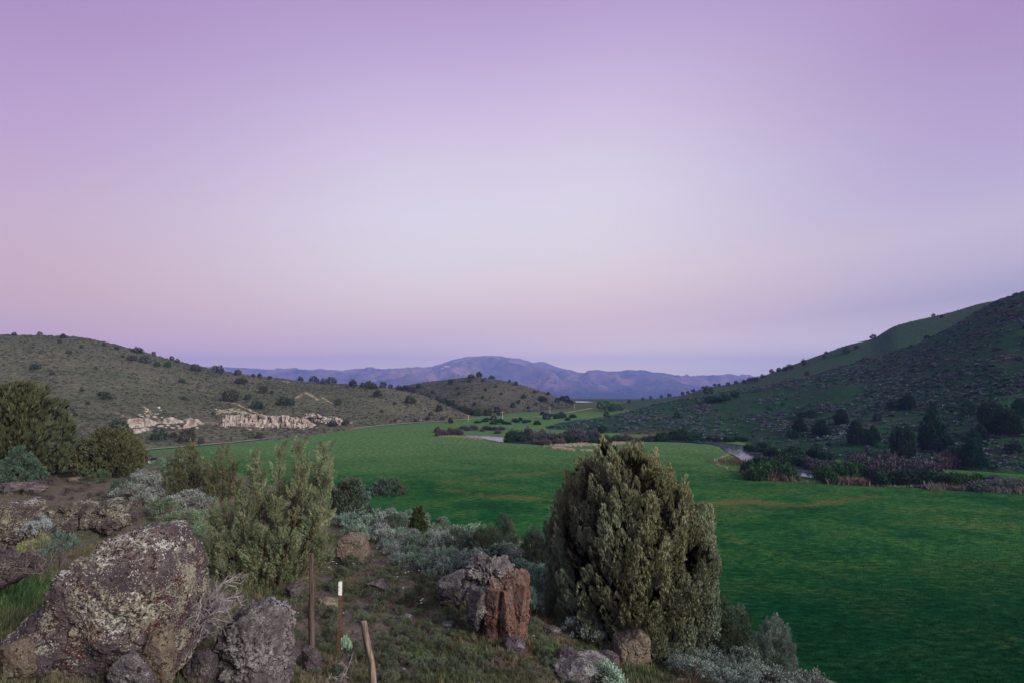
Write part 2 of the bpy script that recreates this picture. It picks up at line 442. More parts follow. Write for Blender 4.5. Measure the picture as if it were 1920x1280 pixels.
MOUNT = Layer(mpx, [([d * MK for d in dd], [z * MK for z in zz]) for dd, zz in (
    ([1250] * 27, [-76] * 27), ([1700] * 27, [-57.0] * 27), ([2250] * 27, [-50 + .30 * (z + 50) for z in mcz]),
    ([2700] * 27, [-50 + .70 * (z + 50) for z in mcz]), (mcd, mcz), ([3380] * 27, [z - 20 for z in mcz]), ([3700] * 27, [ZM - 55] * 27))], mnoise)
MEAD = Layer([-2400, 4300], [([20, 20], [ZM, ZM]), ([490, 490], [ZM, ZM]), ([1000, 1000], [-72, -72]), ([3100, 3100], [-195, -195]), ([9400, 9400], [-230, -230])],
             lambda x, y: fbm2(x, y, 22, 3, 71) * .22 + fbm2(x, y, 2.2, 3, 72) * .05 * np.clip((160 - y) / 120, 0, 1))

def land(name, lay, px0, px1, nu, rows, mat, attrs=None):
    """One sheet of land; rows = samples between each pair of rails."""
    u = U(np.linspace(px0, px1, nu)); D, Z = lay.rail(u)
    ts = []
    for k, r in enumerate(rows):
        for q in range(r): ts.append((k, q / r, r))
    ts.append((len(rows) - 1, 1.0, 1))
    dd = []
    for k, t, r in ts:
        a, b = D[k], D[k + 1]
        dd.append(a * (b / a) ** t)
    d = np.stack(dd, 1); uu = np.repeat(u[:, None], d.shape[1], 1)
    z = lay.z(uu, d)
    V = np.stack([uu * d, d, z], -1).reshape(-1, 3)
    g = Geo(); g.add(V, grid_faces(nu, d.shape[1])[:, ::-1])
    o = g.build(name, mat, smooth=True)
    tag(o, kind='structure')
    if attrs:
        px = (uu * F + 960).ravel(); py = HY - z.ravel() / d.ravel() * F
        for an, fn in attrs.items(): add_attr(o, an, fn(px, py, V))
    return o

def seg_dist(px, py, pts, aspect=1.0):
    """Distance to a polyline in the ground survey's own coordinates."""
    best = np.full(px.shape, 1e9)
    for (x0, y0), (x1, y1) in zip(pts[:-1], pts[1:]):
        dx, dy = x1 - x0, (y1 - y0) * aspect
        t = np.clip(((px - x0) * dx + (py - y0) * aspect * dy) / (dx * dx + dy * dy + 1e-9), 0, 1)
        best = np.minimum(best, np.hypot(px - x0 - t * dx, (py - y0) * aspect - t * dy))
    return best

def blobs(px, py, lst):
    r = np.zeros(px.shape)
    for x, y, rx, ry, w in lst: r = np.maximum(r, w * np.exp(-((px - x) / rx) ** 2 - ((py - y) / ry) ** 2))
    return r

# ---- land materials
def dirt_grass_mat():
    m = M('hillside_earth'); co = m.pos()
    n1 = m.noise(co, .9, 6, .62); n2 = m.noise(co, 5, 6, .7); n3 = m.noise(co, 28, 5, .7)
    earth = m.mix(m.step(n2, .35, .65), (.072, .056, .054), (.135, .105, .096))
    earth = m.mix(m.step(n3, .5, .72, 0, .6), earth, (.20, .17, .17))
    green = m.mix(m.step(n2, .4, .62), (.055, .068, .038), (.105, .098, .062))
    f = m.mth('SUBTRACT', m.mth('ADD', m.step(n1, .33, .62), m.step(n3, .35, .7, -.25, .25)), m.attr('soil'))
    c = m.mix(m.step(f, .25, .75), earth, green)
    h = m.mth('ADD', n2, m.mth('MULTIPLY', n3, .7))
    return m.fin(c, .95, .08, m.bump(h, .9, .07))

def hill_mat(name, ga, gb, sh, shamt, soilc, dry=(.115, .095, .062)):
    m = M(name); co = m.pos()
    n1 = m.noise(co, .018, 5, .6, .8); n2 = m.noise(co, .09, 6, .65, .4); n3 = m.noise(co, .6, 4, .7); n4 = m.noise(co, 1.6, 4, .7)
    c = m.mix(m.step(n1, .36, .62), ga, gb)
    c = m.mix(m.step(n2, .50, .66, 0, .75), c, dry)
    c = m.mix(m.step(n3, .3, .7), m.mix(.68, c, (.012, .012, .012)), c)
    s = m.mth('ADD', n4, m.mth('MULTIPLY', m.mth('SUBTRACT', n2, .5), .5))
    c = m.mix(m.step(s, .60 - shamt * .15, .66 - shamt * .15, 0, .8), c, sh)
    sm = m.step(m.mth('ADD', m.attr('soil'), m.mth('MULTIPLY', m.mth('SUBTRACT', n3, .5), 1.5)), .36, .72)
    c = m.mix(sm, c, m.attr('soilcol', 'Color') if soilc is None else m.mix(n4, soilc, tuple(x * .6 for x in soilc)))
    h = m.mth('ADD', m.mth('MULTIPLY', n3, 1.0), m.mth('MULTIPLY', n4, .5))
    return m.fin(c, .95, .05, m.bump(h, .8, .5))

def meadow_mat():
    m = M('meadow_turf'); co = m.pos()
    st = m.vmul(co, (1.0, 1.6, 1.0))
    n1 = m.noise(st, .022, 5, .6, .6); n2 = m.noise(st, .12, 6, .65, .3); n3 = m.noise(m.vmul(co, (1, 2.6, 1)), .8, 6, .7); n4 = m.noise(co, 5.5, 4, .7)
    c = m.mix(m.step(n1, .32, .66), (.011, .058, .019), (.024, .086, .025))
    c = m.mix(m.step(n2, .45, .66, 0, .8), c, (.042, .088, .027))
    c = m.mix(m.step(n2, .52, .30, 0, .65), c, (.004, .030, .014))
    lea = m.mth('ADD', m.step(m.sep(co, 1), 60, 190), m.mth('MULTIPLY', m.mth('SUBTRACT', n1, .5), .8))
    c = m.mix(m.step(lea, .1, .85, 0, .85), c, m.mix(n2, (.050, .132, .052), (.100, .146, .062)))  # farther turf painted lighter, for vignette and grazing light
    near_dark = m.mth('ADD', m.step(m.sep(co, 1), 72, 38), m.mth('MULTIPLY', m.mth('SUBTRACT', n1, .5), .9))      # vignette painted into the turf: colour darkens towards the viewer
    c = m.mix(m.step(near_dark, .15, .95, 0, .72), c, (.002, .026, .011))
    c = m.mix(m.step(n3, .56, .36, 0, .8), c, m.mix(1.0, c, (.30, .42, .40), 'MULTIPLY'))
    c = m.mix(m.step(n3, .50, .66, 0, .7), c, m.mix(1.0, c, (2.4, 1.6, 1.9), 'MULTIPLY'))
    dr = m.step(m.mth('ADD', m.attr('dry'), m.mth('MULTIPLY', m.mth('SUBTRACT', m.mth('ADD', m.mth('MULTIPLY', n2, .6), m.mth('MULTIPLY', n3, .4)), .5), 2.6)), .30, .95, 0, .7)
    c = m.mix(dr, c, m.mix(n3, (.082, .085, .028), (.125, .092, .042)))
    c = m.mix(m.attr('bare'), c, m.mix(n3, (.07, .06, .06), (.11, .09, .09)))
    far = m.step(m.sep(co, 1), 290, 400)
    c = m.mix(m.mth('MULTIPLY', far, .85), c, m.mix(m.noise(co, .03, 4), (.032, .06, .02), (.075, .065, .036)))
    h = m.mth('ADD', m.mth('MULTIPLY', n3, 1.0), m.mth('MULTIPLY', n4, .45))
    return m.fin(c, .95, .0, m.bump(h, .6, .10))

def mountain_mat():
    m = M('mountain_slopes'); co = m.pos()
    n1 = m.noise(co, .0009, 5, .6, .4); n2 = m.noise(co, .005, 5, .65); n3 = m.noise(co, .02, 4, .7)
    c = m.mix(m.step(n1, .4, .6), (.10, .075, .06), (.25, .15, .11))
    c = m.mix(m.step(n2, .5, .64, 0, .8), c, (.028, .036, .034))
    c = m.mix(m.step(n3, .54, .66, 0, .6), c, (.022, .028, .028))
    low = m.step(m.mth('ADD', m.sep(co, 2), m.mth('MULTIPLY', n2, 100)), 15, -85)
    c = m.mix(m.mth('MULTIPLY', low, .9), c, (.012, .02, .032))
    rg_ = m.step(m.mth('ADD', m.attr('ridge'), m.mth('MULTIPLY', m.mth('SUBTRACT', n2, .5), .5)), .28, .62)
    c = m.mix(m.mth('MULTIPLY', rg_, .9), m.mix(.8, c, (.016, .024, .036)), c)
    pale = m.step(m.mth('ADD', m.attr('soil'), m.mth('MULTIPLY', m.mth('SUBTRACT', n3, .5), 1.2)), .45, .6)
    c = m.mix(pale, c, (.5, .42, .36))
    return m.fin(c, .95, .05, m.bump(n2, .6, 30))

# near ground
soil_near = [(735, 1110, 60, 60, .9), (745, 1195, 55, 70, .8), (690, 1210, 60, 60, .7), (620, 1130, 80, 50, .6), (800, 1240, 40, 40, .4),
             (560, 1180, 60, 70, .5), (880, 1255, 50, 30, .45), (150, 915, 120, 25, .5), (250, 1000, 60, 30, .4)]
def near_soil(px, py, V): return blobs(px, py, soil_near) * np.clip(1 - (V[:, 1] - 25) / 20, 0, 1)
land('hillside', NEAR, -1500, 3400, 640, [40, 150, 130, 90], dirt_grass_mat(), {'soil': near_soil})

soil_left = [([(410, 772), (440, 768), (490, 785)], 7, 1.0), ([(415, 752), (445, 757), (468, 768), (490, 777)], 1.6, 1.2), ([(555, 745), (575, 735), (595, 748)], 4, .9),
             ([(605, 745), (625, 757)], 2.2, 1.1), ([(270, 762), (285, 775), (300, 790)], 4, .9), ([(205, 770), (250, 785), (300, 790)], 8, .55),
             ([(385, 790), (410, 795)], 6, .7), ([(530, 714), (545, 716)], 1.5, 1.0), ([(690, 780), (740, 788), (800, 786)], 3, .6), ([(860, 772), (895, 786)], 3, .7)]
def left_soil(px, py, V):
    r = np.zeros(px.shape)
    for pts, w, k in soil_left: r = np.maximum(r, .74 * k * np.exp(-(seg_dist(px, py, pts, 1.6) / (w * 1.25)) ** 2))
    return r
land('hill', LEFT, -1400, 930, 640, [60, 70, 60, 10, 10],
     hill_mat('left_hill_steppe', (.080, .088, .054), (.116, .114, .076), (.096, .098, .09), .25, (.34, .26, .19)), {'soil': left_soil})
def mid_soil(px, py, V): return np.exp(-(seg_dist(px, py, [(905, 785), (1010, 781), (1060, 771)], 2.0) / 5) ** 2) * .6
land('hill', MID, 520, 1220, 320, [50, 50, 50, 8, 8],
     hill_mat('mid_hill_steppe', (.056, .063, .044), (.082, .078, .056), (.075, .076, .066), .3, (.21, .155, .12)), {'soil': mid_soil})
def right_soil(px, py, V):
    return np.maximum(np.exp(-(seg_dist(px, py, [(1165, 814), (1255, 812)], 2.0) / 14) ** 2) * .9,
                      blobs(px, py, [(1545, 757, 22, 4, .8), (1230, 780, 16, 12, .45), (1330, 755, 30, 10, .4), (1890, 905, 30, 12, .5)]))
land('hill', RIGHT, 930, 3400, 560, [70, 70, 60, 10, 10],
     hill_mat('right_hill_steppe', (.009, .044, .021), (.016, .058, .025), (.05, .06, .055), .0, (.075, .044, .036), (.028, .034, .026)), {'soil': right_soil})
land('hill', BACK, 1080, 2800, 340, [60, 70, 8, 8],
     hill_mat('back_hill_grass', (.026, .066, .036), (.038, .072, .040), (.05, .055, .055), .05, (.13, .1, .07), (.045, .048, .032)), {'soil': lambda px, py, V: px * 0})
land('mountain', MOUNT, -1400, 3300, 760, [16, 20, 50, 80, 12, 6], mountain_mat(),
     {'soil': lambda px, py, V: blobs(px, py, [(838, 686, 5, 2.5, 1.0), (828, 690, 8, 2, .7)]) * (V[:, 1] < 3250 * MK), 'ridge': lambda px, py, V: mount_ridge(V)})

# meadow
dry_paths = [([(640, 845), (760, 850), (900, 845)], 7, .35), ([(830, 905), (850, 900), (940, 893), (1060, 880), (1160, 868)], 7, .75), ([(820, 918), (880, 924), (960, 930), (1060, 940)], 8, .75),
             ([(1300, 945), (1400, 940), (1500, 948), (1640, 930)], 10, .9), ([(1300, 958), (1380, 955), (1470, 950)], 8, .7), ([(1330, 1000), (1420, 1025), (1520, 1045)], 16, .55),
             ([(1640, 955), (1760, 950)], 5, .5), ([(1730, 968), (1830, 965)], 5, .5), ([(1780, 990), (1900, 985)], 6, .5), ([(1880, 1210), (1935, 1240)], 30, .6), ([(1230, 840), (1330, 850)], 6, .5),
             ([(1180, 872), (1260, 862)], 5, .5), ([(700, 880), (800, 872)], 6, .4)]
def mead_dry(px, py, V):
    r = np.zeros(px.shape)
    for pts, w, k in dry_paths: r = np.maximum(r, k * .9 * np.exp(-(seg_dist(px, py, pts, 2.2) / (w * 1.8)) ** 2))
    return r
def mead_bare(px, py, V):
    return np.maximum(np.exp(-(seg_dist(px, py, [(262, 853), (300, 853), (345, 855)], 3.0) / 9) ** 2) * .9, np.exp(-(seg_dist(px, py, [(120, 880), (150, 865)], 2.0) / 9) ** 2) * .6)
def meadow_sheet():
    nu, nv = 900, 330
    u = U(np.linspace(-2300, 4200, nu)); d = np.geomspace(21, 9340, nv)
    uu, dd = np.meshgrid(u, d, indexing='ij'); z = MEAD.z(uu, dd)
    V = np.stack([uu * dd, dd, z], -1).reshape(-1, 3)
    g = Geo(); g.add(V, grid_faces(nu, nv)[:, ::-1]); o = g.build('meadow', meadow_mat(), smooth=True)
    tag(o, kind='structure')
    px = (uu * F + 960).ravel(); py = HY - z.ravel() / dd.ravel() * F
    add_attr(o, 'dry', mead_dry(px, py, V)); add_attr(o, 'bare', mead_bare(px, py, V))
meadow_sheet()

# ground behind the camera, so that the sheet closes round the viewer
def back_ground():
    n = 60
    x = np.linspace(-60, 60, n); y = np.linspace(-60, .52, 40)
    xx, yy = np.meshgrid(x, y, indexing='ij')
    z = -1.66 - yy * .06 + fbm2(xx, yy, 3, 3, 80) * .12 - np.abs(xx) * .02
    g = Geo(); g.add(np.stack([xx, yy, z], -1).reshape(-1, 3), grid_faces(n, 40)[:, ::-1])
    o = g.build('hilltop', bpy.data.materials['hillside_earth'], smooth=True); tag(o, kind='structure'); add_attr(o, 'soil', xx.ravel() * 0)
back_ground()

def mead(px, py, dz=0.0):
    d = -ZM / Vv(py); return np.array([float(U(px)) * d, d, ZM + dz])

def ribbon(name, pts, widths, mat, dz, n=160, jag=.0, seed=3):
    """A strip laid over the valley floor along a surveyed line."""
    P0 = np.array([mead(*p)[:2] for p in pts]); L = np.concatenate([[0], np.cumsum(np.hypot(*np.diff(P0, axis=0).T))])
    s = np.linspace(0, L[-1], n); x = pchip(L, P0[:, 0], s); y = pchip(L, P0[:, 1], s)
    w = np.interp(s, L, widths)
    t = np.stack([np.gradient(x), np.gradient(y)], 1); t /= np.linalg.norm(t, axis=1)[:, None]
    nrm = np.stack([-t[:, 1], t[:, 0]], 1)
    k = 7; V = []
    for q in range(k):
        e = (q / (k - 1) - .5)
        wob = fbm2(s, s * 0 + (0 if e < 0 else 50), 6, 3, seed) * jag * abs(e) * 2
        xx, yy = x + nrm[:, 0] * (w + wob) * e, y + nrm[:, 1] * (w + wob) * e
        V.append(np.stack([xx, yy, MEAD.on(xx, yy) * (0 if dz > .2 else 1) + (ZM if dz > .2 else 0) + dz - abs(e) * .02], -1))
    V = np.stack(V, 1).reshape(-1, 3)
    g = Geo(); g.add(V, grid_faces(n, k)); o = g.build(name, mat, smooth=True); tag(o, kind='structure')
    return o

m = M('river_water'); co = m.pos()
h = m.noise(m.vmul(co, (1, 1.6, 1)), .9, 5, .65)
wc = m.mix(m.step(m.noise(co, .22, 4), .4, .7), (.03, .04, .07), (.055, .065, .10))
river_m = m.fin(wc, .04, .5, m.bump(h, .18, .06)); m.b.inputs['IOR'].default_value = 1.33
river_pts = [(2150, 912), (1950, 908), (1750, 907), (1620, 900), (1540, 893), (1500, 884), (1440, 868), (1402, 851), (1372, 836), (1320, 829), (1250, 826.5), (1150, 825.5), (1060, 829), (1000, 830),
             (950, 826), (915, 820.5), (885, 818), (862, 817)]
ribbon('river', river_pts, [9, 9, 8, 8, 8, 9, 9, 10, 9, 6, 5, 4, 4, 7, 9, 7, 4, 1], river_m, .26, 420, 3.0)

m = M('gravel_road'); co = m.pos()
road_m = m.fin(m.mix(m.noise(co, .8, 5, .7), (.15, .135, .12), (.23, .20, .18)), .95, .1, m.bump(m.noise(co, 6, 4), .4, .05))
ribbon('road', [(60, 856), (160, 850), (250, 845), (350, 837), (470, 826), (560, 815), (640, 806.5), (700, 799), (760, 794), (830, 789.5), (890, 785.5), (960, 783.5), (1010, 781), (1050, 775.5), (1085, 770), (1110, 765)],
       [2.0] * 6 + [2.6] * 10, road_m, .3, 300, .6)
m = M('pond_water')
pond_m = m.fin((.1, .1, .12), .05, .5)
ribbon('pond', [(1072, 754), (1090, 753.4), (1108, 753.8)], [10, 30, 8], pond_m, .35, 30, 4)

# ------------------------------------------------------------------ templates
rt = np.random.RandomState(5)
TUFT = [juniper_tuft(rt, 46, 6, .25, .13, .042) for _ in range(6)]
TUFT_THIN = [juniper_tuft(rt, 30, 5, .2, .17, .034) for _ in range(5)]
TUFT_MID = [juniper_tuft(rt, 12, 4, .32, .34, .13) for _ in range(4)]
TUFT_FAR = [juniper_tuft(rt, 6, 3, .34, .5, .26) for _ in range(4)]

def crown_points(rng, n, hs, rs, fill=.35, lump=.14, seed=0):
    """Points through a crown given by radii rs at heights hs (0..1)."""
    h = rng.uniform(0, 1, n * 3); r = np.interp(h, hs, rs); keep = rng.uniform(0, max(rs), n * 3) < r + .06 * max(rs)
    h = h[keep][:n]; r = np.interp(h, hs, rs); th = rng.uniform(0, 6.28, len(h))
    f = np.where(rng.uniform(0, 1, len(h)) < fill, rng.uniform(.25, .85, len(h)), rng.uniform(.85, 1.02, len(h)))
    lumpv = 1 + lump * fbm(np.stack([np.cos(th) * 1.6, np.sin(th) * 1.6, h * 4 + seed], -1), 3, seed)
    return h, r * f * lumpv, th

def crown(geo, rng, H, W, hs, rs, n, tm, tsize, tint, up=.35, z0=0.0, fill=.35, lump=.18, seed=0, stretch=1.35, tvar=.16, tint2=None):
    h, r, th = crown_points(rng, n, hs, rs, fill, lump, seed)
    rad = np.stack([np.cos(th), np.sin(th), 0 * th], 1)
    pos = rad * (r * W)[:, None]; pos[:, 2] = z0 + h * (H - z0)
    upv = rad * up + [0, 0, 1] + rng.normal(size=(len(h), 3)) * .16
    s = tsize * rng.uniform(.7, 1.3, len(h))
    pos[:, 2] -= s * stretch * .55
    pos[:, 2] = np.maximum(pos[:, 2], .02)
    tn = np.asarray(tint)[None] * (1 + rng.normal(size=(len(h), 1)) * tvar)
    if tint2 is not None:
        w = np.clip(.5 + .9 * fbm(pos * .9 / max(W, .5), 3, seed + 5), 0, 1)[:, None]
        tn = tn * (1 - w) + np.asarray(tint2)[None] * w * (1 + rng.normal(size=(len(h), 1)) * tvar)
    spread(geo, tm, pos, np.stack([s, s, s * stretch], 1), upv, np.clip(tn, .004, 1), rng)

def trunk_geo(rng, H, r0, limbs, W, lean=.05):
    g = Geo(); n = 7
    zz = np.linspace(-.15, H * .75, n)
    pts = np.stack([np.cumsum(rng.normal(size=n)) * lean * .3, np.cumsum(rng.normal(size=n)) * lean * .3, zz], 1)
    g.add(*tube(pts, np.linspace(r0, r0 * .25, n) * (1 + .25 * (np.arange(n) == 0)), 8))
    for k in range(limbs):
        t = rng.uniform(.1, .85); b = pts[0] + (pts[-1] - pts[0]) * t; a = rng.uniform(0, 6.28)
        L = W * rng.uniform(.5, .85) * (1.1 - t * .6)
        e = b + np.array([math.cos(a) * L, math.sin(a) * L, L * rng.uniform(.5, 1.1)])
        md = (b + e) / 2 + np.array([math.cos(a), math.sin(a), -.6]) * L * .14
        g.add(*tube([b, md, e], [r0 * .35, r0 * .22, r0 * .06], 5))
    return g

OL, OL2 = (.205, .205, .112), (.165, .22, .165)      # olive and blue green juniper
JG = (.066, .078, .044); JB = (.064, .102, .082); JY = (.135, .132, .075)

def juniper(name, loc, H, W, label, hs, rs, n, tm, ts, tint, tint2=None, group=None, seed=0, limbs=10, r0=None, up=.35, fill=.35, lump=.18, z0=.0, stretch=1.35, rz=0.0, cat='juniper'):
    rng = np.random.RandomState(seed + 100)
    t = empty(name, loc, label, cat, group, rz)
    trunk_geo(rng, H, r0 or H * .035, limbs, W).build('trunk', MAT['bark'], t, True)
    g = Geo(); crown(g, rng, H, W, hs, rs, n, tm, ts, tint, up, z0, fill, lump, seed, stretch, tint2=tint2)
    g.build('crown', MAT['juniper'], t)
    return t

# ------------------------------------------------------------------ the large round juniper
base = NEAR.hit(1185, 1196)[0]
sc = base[1] / F
H = 362 * sc
hs = [0, .05, .12, .25, .4, .53, .66, .8, .9, .97, 1.0]
rs = [.62, .93, 1.0, 1.03, 1.0, .92, .80, .62, .44, .27, .10]
def big_juniper():
    rng = np.random.RandomState(101)
    t = empty('juniper', base, 'big round juniper with dense olive crown standing before the meadow', 'juniper')
    trunk_geo(rng, H, .2, 22, 163 * sc).build('trunk', MAT['bark'], t, True)
    g = Geo(); W = 158 * sc
    h, r, th = crown_points(rng, 3000, hs, rs, 0.0, .07, 1)          # clumps kept apart from one another
    p = np.stack([np.cos(th) * r * W * .96, np.sin(th) * r * W * .96, .62 + h * (H * .965 - .62)], 1); p[:, 2] += np.clip(.9 - p[:, 2], 0, 1) * np.clip(-p[:, 0] * .28 - p[:, 1] * .22, -.1, .6); keep = []
    for i in range(len(p)):
        if all(((p[i] - p[j]) * [1, 1, .62]) @ ((p[i] - p[j]) * [1, 1, .62]) > .35 ** 2 for j in keep): keep.append(i)
    c = p[keep]; th = th[keep]; n = len(keep); rad = np.stack([np.cos(th), np.sin(th), 0 * th], 1); tan = np.stack([-np.sin(th), np.cos(th), 0 * th], 1)
    wv = np.clip(.5 + .8 * fbm(c * .55, 3, 6) + .25 * (.5 - c[:, 2] / H), 0, 1)[:, None]
    tint = (np.array([OL]) * (1 - wv) + np.array([OL2]) * wv) * (1 + rng.normal(size=(n, 1)) * .16)
    m = 9; q = np.repeat(np.arange(n), m); N = n * m
    size = np.repeat(rng.uniform(.75, 1.3, n), m)
    a, bq, e = rng.normal(size=N) * .085, rng.normal(size=N) * .16, np.abs(rng.normal(size=N)) * .10
    pos = c[q] + tan[q] * (a * size)[:, None] + rad[q] * (-.12 + .16 - e - np.abs(a) * .6)[:, None]; pos[:, 2] += (bq * 1.2 + .04) * size
    up = rad[q] * .20 + [0, 0, 1] + tan[q] * (a * 1.4)[:, None] + rng.normal(size=(N, 3)) * .10
    s = rng.uniform(.26, .40, N) * size; pos[:, 2] = np.maximum(pos[:, 2] - s * 1.15, .12)
    k = pos[:, 2] < H * .90 + .1 * rng.uniform(size=N); pos, s, up, q, N = pos[k], s[k], up[k], q[k], int(k.sum())
    spread(g, TUFT, pos, np.stack([s, s, s * 1.75], 1), up, np.clip(tint[q] * (1 + rng.normal(size=(N, 1)) * .08), .01, 1), rng)
    crown(g, rng, H * .95, W * .74, hs, rs, 420, TUFT_MID, .5, (.022, .022, .016), .2, .75, .55, .1, 9, 1.3)  # near black inner tufts: shade between the clumps put into their tint
    o = g.build('crown', MAT['juniper'], t)
    co = np.empty(len(o.data.vertices) * 3, np.float32); o.data.vertices.foreach_get('co', co); co = co.reshape(-1, 3)
    co[:, 0] += sc * (8 - 28 * co[:, 2] / H); o.data.vertices.foreach_set('co', co.ravel()); o.data.update()
big_juniper()

# ------------------------------------------------------------------ the many stemmed juniper
def spires(name, loc, label, tops, sc, tm, ts, tint, tint2, seed, n_per=26, group=None, wid=.30):
    """tops: (side offset px, height px, half width px, depth offset m) of each upright leader."""
    rng = np.random.RandomState(seed)
    t = empty(name, loc, label, 'juniper', group)
    w, g = Geo(), Geo()
    for (ox, hp, hw, dy) in tops:
        top = np.array([ox * sc, dy, hp * sc]); b = np.array([ox * sc * .08, dy * .1, -.1])
        k = 9; tt = np.linspace(0, 1, k)[:, None]
        pts = b + (top - b) * tt; pts[:, :2] = b[:2] + (top - b)[:2] * (tt ** .62); pts[:, :2] += rng.normal(size=(k, 2)) * .03
        w.add(*tube(pts, np.linspace(.06, .008, k), 6))
        nn = int(n_per * (hp / 150) * (hw / 22) ** .6)
        h = rng.uniform(.18, 1, nn) ** .85
        c = np.stack([np.interp(h, tt[:, 0], pts[:, j]) for j in range(3)], 1)
        rr = hw * sc * np.clip(1.12 - h, .06, .62) * 1.35 * rng.uniform(.3, 1.1, nn); th = rng.uniform(0, 6.28, nn)
        rad = np.stack([np.cos(th), np.sin(th), 0 * th], 1)
        pos = c + rad * rr[:, None]
        for q in range(0, nn, 3): w.add(*tube([c[q] - [0, 0, rr[q] * .6], pos[q]], [.014, .005], 4))
        s = ts * rng.uniform(.7, 1.3, nn) * (.65 + .5 * (1 - h)); pos[:, 2] = np.maximum(pos[:, 2] - s * .4, .03)
        upv = rad * .45 + [0, 0, 1] + rng.normal(size=(nn, 3)) * .22
        wv = rng.uniform(0, 1, nn)[:, None]
        tn = (np.array(tint)[None] * wv + np.array(tint2)[None] * (1 - wv)) * (1 + rng.normal(size=(nn, 1)) * .15)
        spread(g, tm, pos, np.stack([s, s, s * 1.5], 1), upv, np.clip(tn, .005, 1), rng)
    w.build('trunk', MAT['bark'], t, True); g.build('crown', MAT['juniper'], t)
    return t

b = NEAR.hit(508, 1098)[0]; sc = b[1] / F
spires('juniper', b, 'feathery many stemmed olive juniper beside the fence posts',
       [(-35, 248, 24, .1), (20, 262, 20, .0), (50, 272, 22, .2), (92, 258, 34, .3), (112, 215, 28, -.1), (70, 225, 30, -.3), (-2, 215, 24, -.4), (-62, 175, 30, .2), (-95, 158, 30, .0), (-118, 128, 28, .2),
        (-40, 185, 24, -.4), (-70, 110, 34, -.5), (-112, 70, 30, -.2), (-60, 62, 30, -.7), (30, 170, 28, -.6), (105, 150, 30, -.4), (-105, 90, 24, -.3), (60, 120, 26, -.7), (0, 120, 30, -.7), (115, 100, 22, -.2), (-20, 90, 26, -.6)],
       sc, TUFT_THIN, .30, (.195, .21, .122), (.12, .158, .10), 31, 56, wid=.2)
b = NEAR.hit(418, 948)[0]; sc = b[1] / F
spires('juniper', b, 'thin upright olive juniper just behind the feathery juniper', [(0, 118, 24, 0), (-18, 80, 18, -.3), (18, 90, 18, .2), (28, 60, 16, -.2), (-22, 50, 16, .2)], sc, TUFT_THIN, .5, JY, JG, 33, 50)
b = NEAR.hit(350, 938)[0]; sc = b[1] / F
spires('juniper', b, 'brownish olive juniper with flat top at left of the upright pair', [(0, 106, 26, 0), (-24, 90, 22, .3), (22, 92, 22, -.2), (-8, 60, 24, -.5), (28, 55, 20, .2)], sc, TUFT_THIN, .6, JY, JG, 34, 50)

# ------------------------------------------------------------------ other near and middle junipers
CONE = ([0, .06, .2, .45, .7, .9, 1], [.55, .95, 1, .8, .5, .22, .05])
EGG = ([0, .08, .25, .5, .75, .92, 1], [.6, .92, 1, .95, .7, .38, .1])
ROUND = ([0, .08, .25, .5, .75, .92, 1], [.6, .9, 1, 1, .85, .55, .2])
mids = [  # px, base py, height px, width px, shape, tint, tint2, tufts, label
    (28, 893, 168, 146, EGG, (.050, .060, .034), (.062, .060, .030), 520, 'tallest dark olive juniper at the left edge above the rocks'),
    (98, 884, 92, 84, EGG, JB, JG, 330, 'grey green juniper leaning against the tall juniper at left edge'),
    (36, 905, 66, 64, CONE, (.05, .085, .055), JB, 200, 'small pale green juniper under the tall juniper at left edge'),
    (206, 893, 90, 104, EGG, (.060, .068, .036), (.092, .088, .046), 420, 'egg shaped olive juniper standing alone before the left hill'),
    (655, 975, 76, 62, EGG, JB, JG, 300, 'blue green juniper right beside the feathery juniper'),
    (728, 955, 56, 66, ROUND, JB, JG, 260, 'low spreading blue green juniper on the rim of the slope'),
    (784, 1003, 54, 30, CONE, JG, (.042, .062, .022), 160, 'small dark cone shaped juniper among grey sagebrush'),
    (738, 1003, 38, 34, ROUND, JB, JG, 120, 'knee high green juniper seedling left of the dark cone juniper'),
    (690, 985, 40, 22, CONE, JB, JG, 90, 'slim pale juniper seedling below the blue green juniper'),
    (912, 1045, 62, 54, EGG, JG, JB, 220, 'green juniper above the red basalt outcrop'),
    (945, 1040, 76, 56, CONE, (.072, .098, .062), JB, 240, 'pale pointed juniper above the red basalt outcrop'),
    (1000, 1072, 84, 58, CONE, JB, JG, 260, 'grey green juniper filling the gap beside the big round juniper'),
    (858, 1040, 52, 44, ROUND, JB, JG, 150, 'small bushy juniper in the sagebrush right of the cone juniper'),
    (1332, 1225, 118, 90, EGG, JB, JG, 360, 'dark juniper tucked behind the big round juniper at right'),
    (1390, 1240, 104, 38, CONE, (.15, .19, .125), (.10, .14, .10), 180, 'slender spire juniper right of the big round juniper'),
    (1452, 1252, 98, 74, CONE, (.21, .27, .24), (.15, .205, .175), 260, 'pale silvery juniper at the slope edge over the meadow'),
    (305, 905, 30, 30, ROUND, JB, JG, 70, 'low green juniper bush beside the egg shaped juniper'),
    (235, 930, 36, 44, ROUND, (.05, .085, .05), JB, 90, 'bright green low juniper bush behind the twin boulders'),
    (180, 905, 26, 40, ROUND, (.06, .09, .05), JB, 80, 'low light green bush at foot of the egg shaped juniper'),
    (835, 985, 30, 16, CONE, JB, JG, 50, 'tiny juniper sapling on the rim of the sagebrush slope'),
    (875, 992, 22, 14, CONE, JB, JG, 40, 'tiniest juniper sapling on the rim near the meadow'),
]
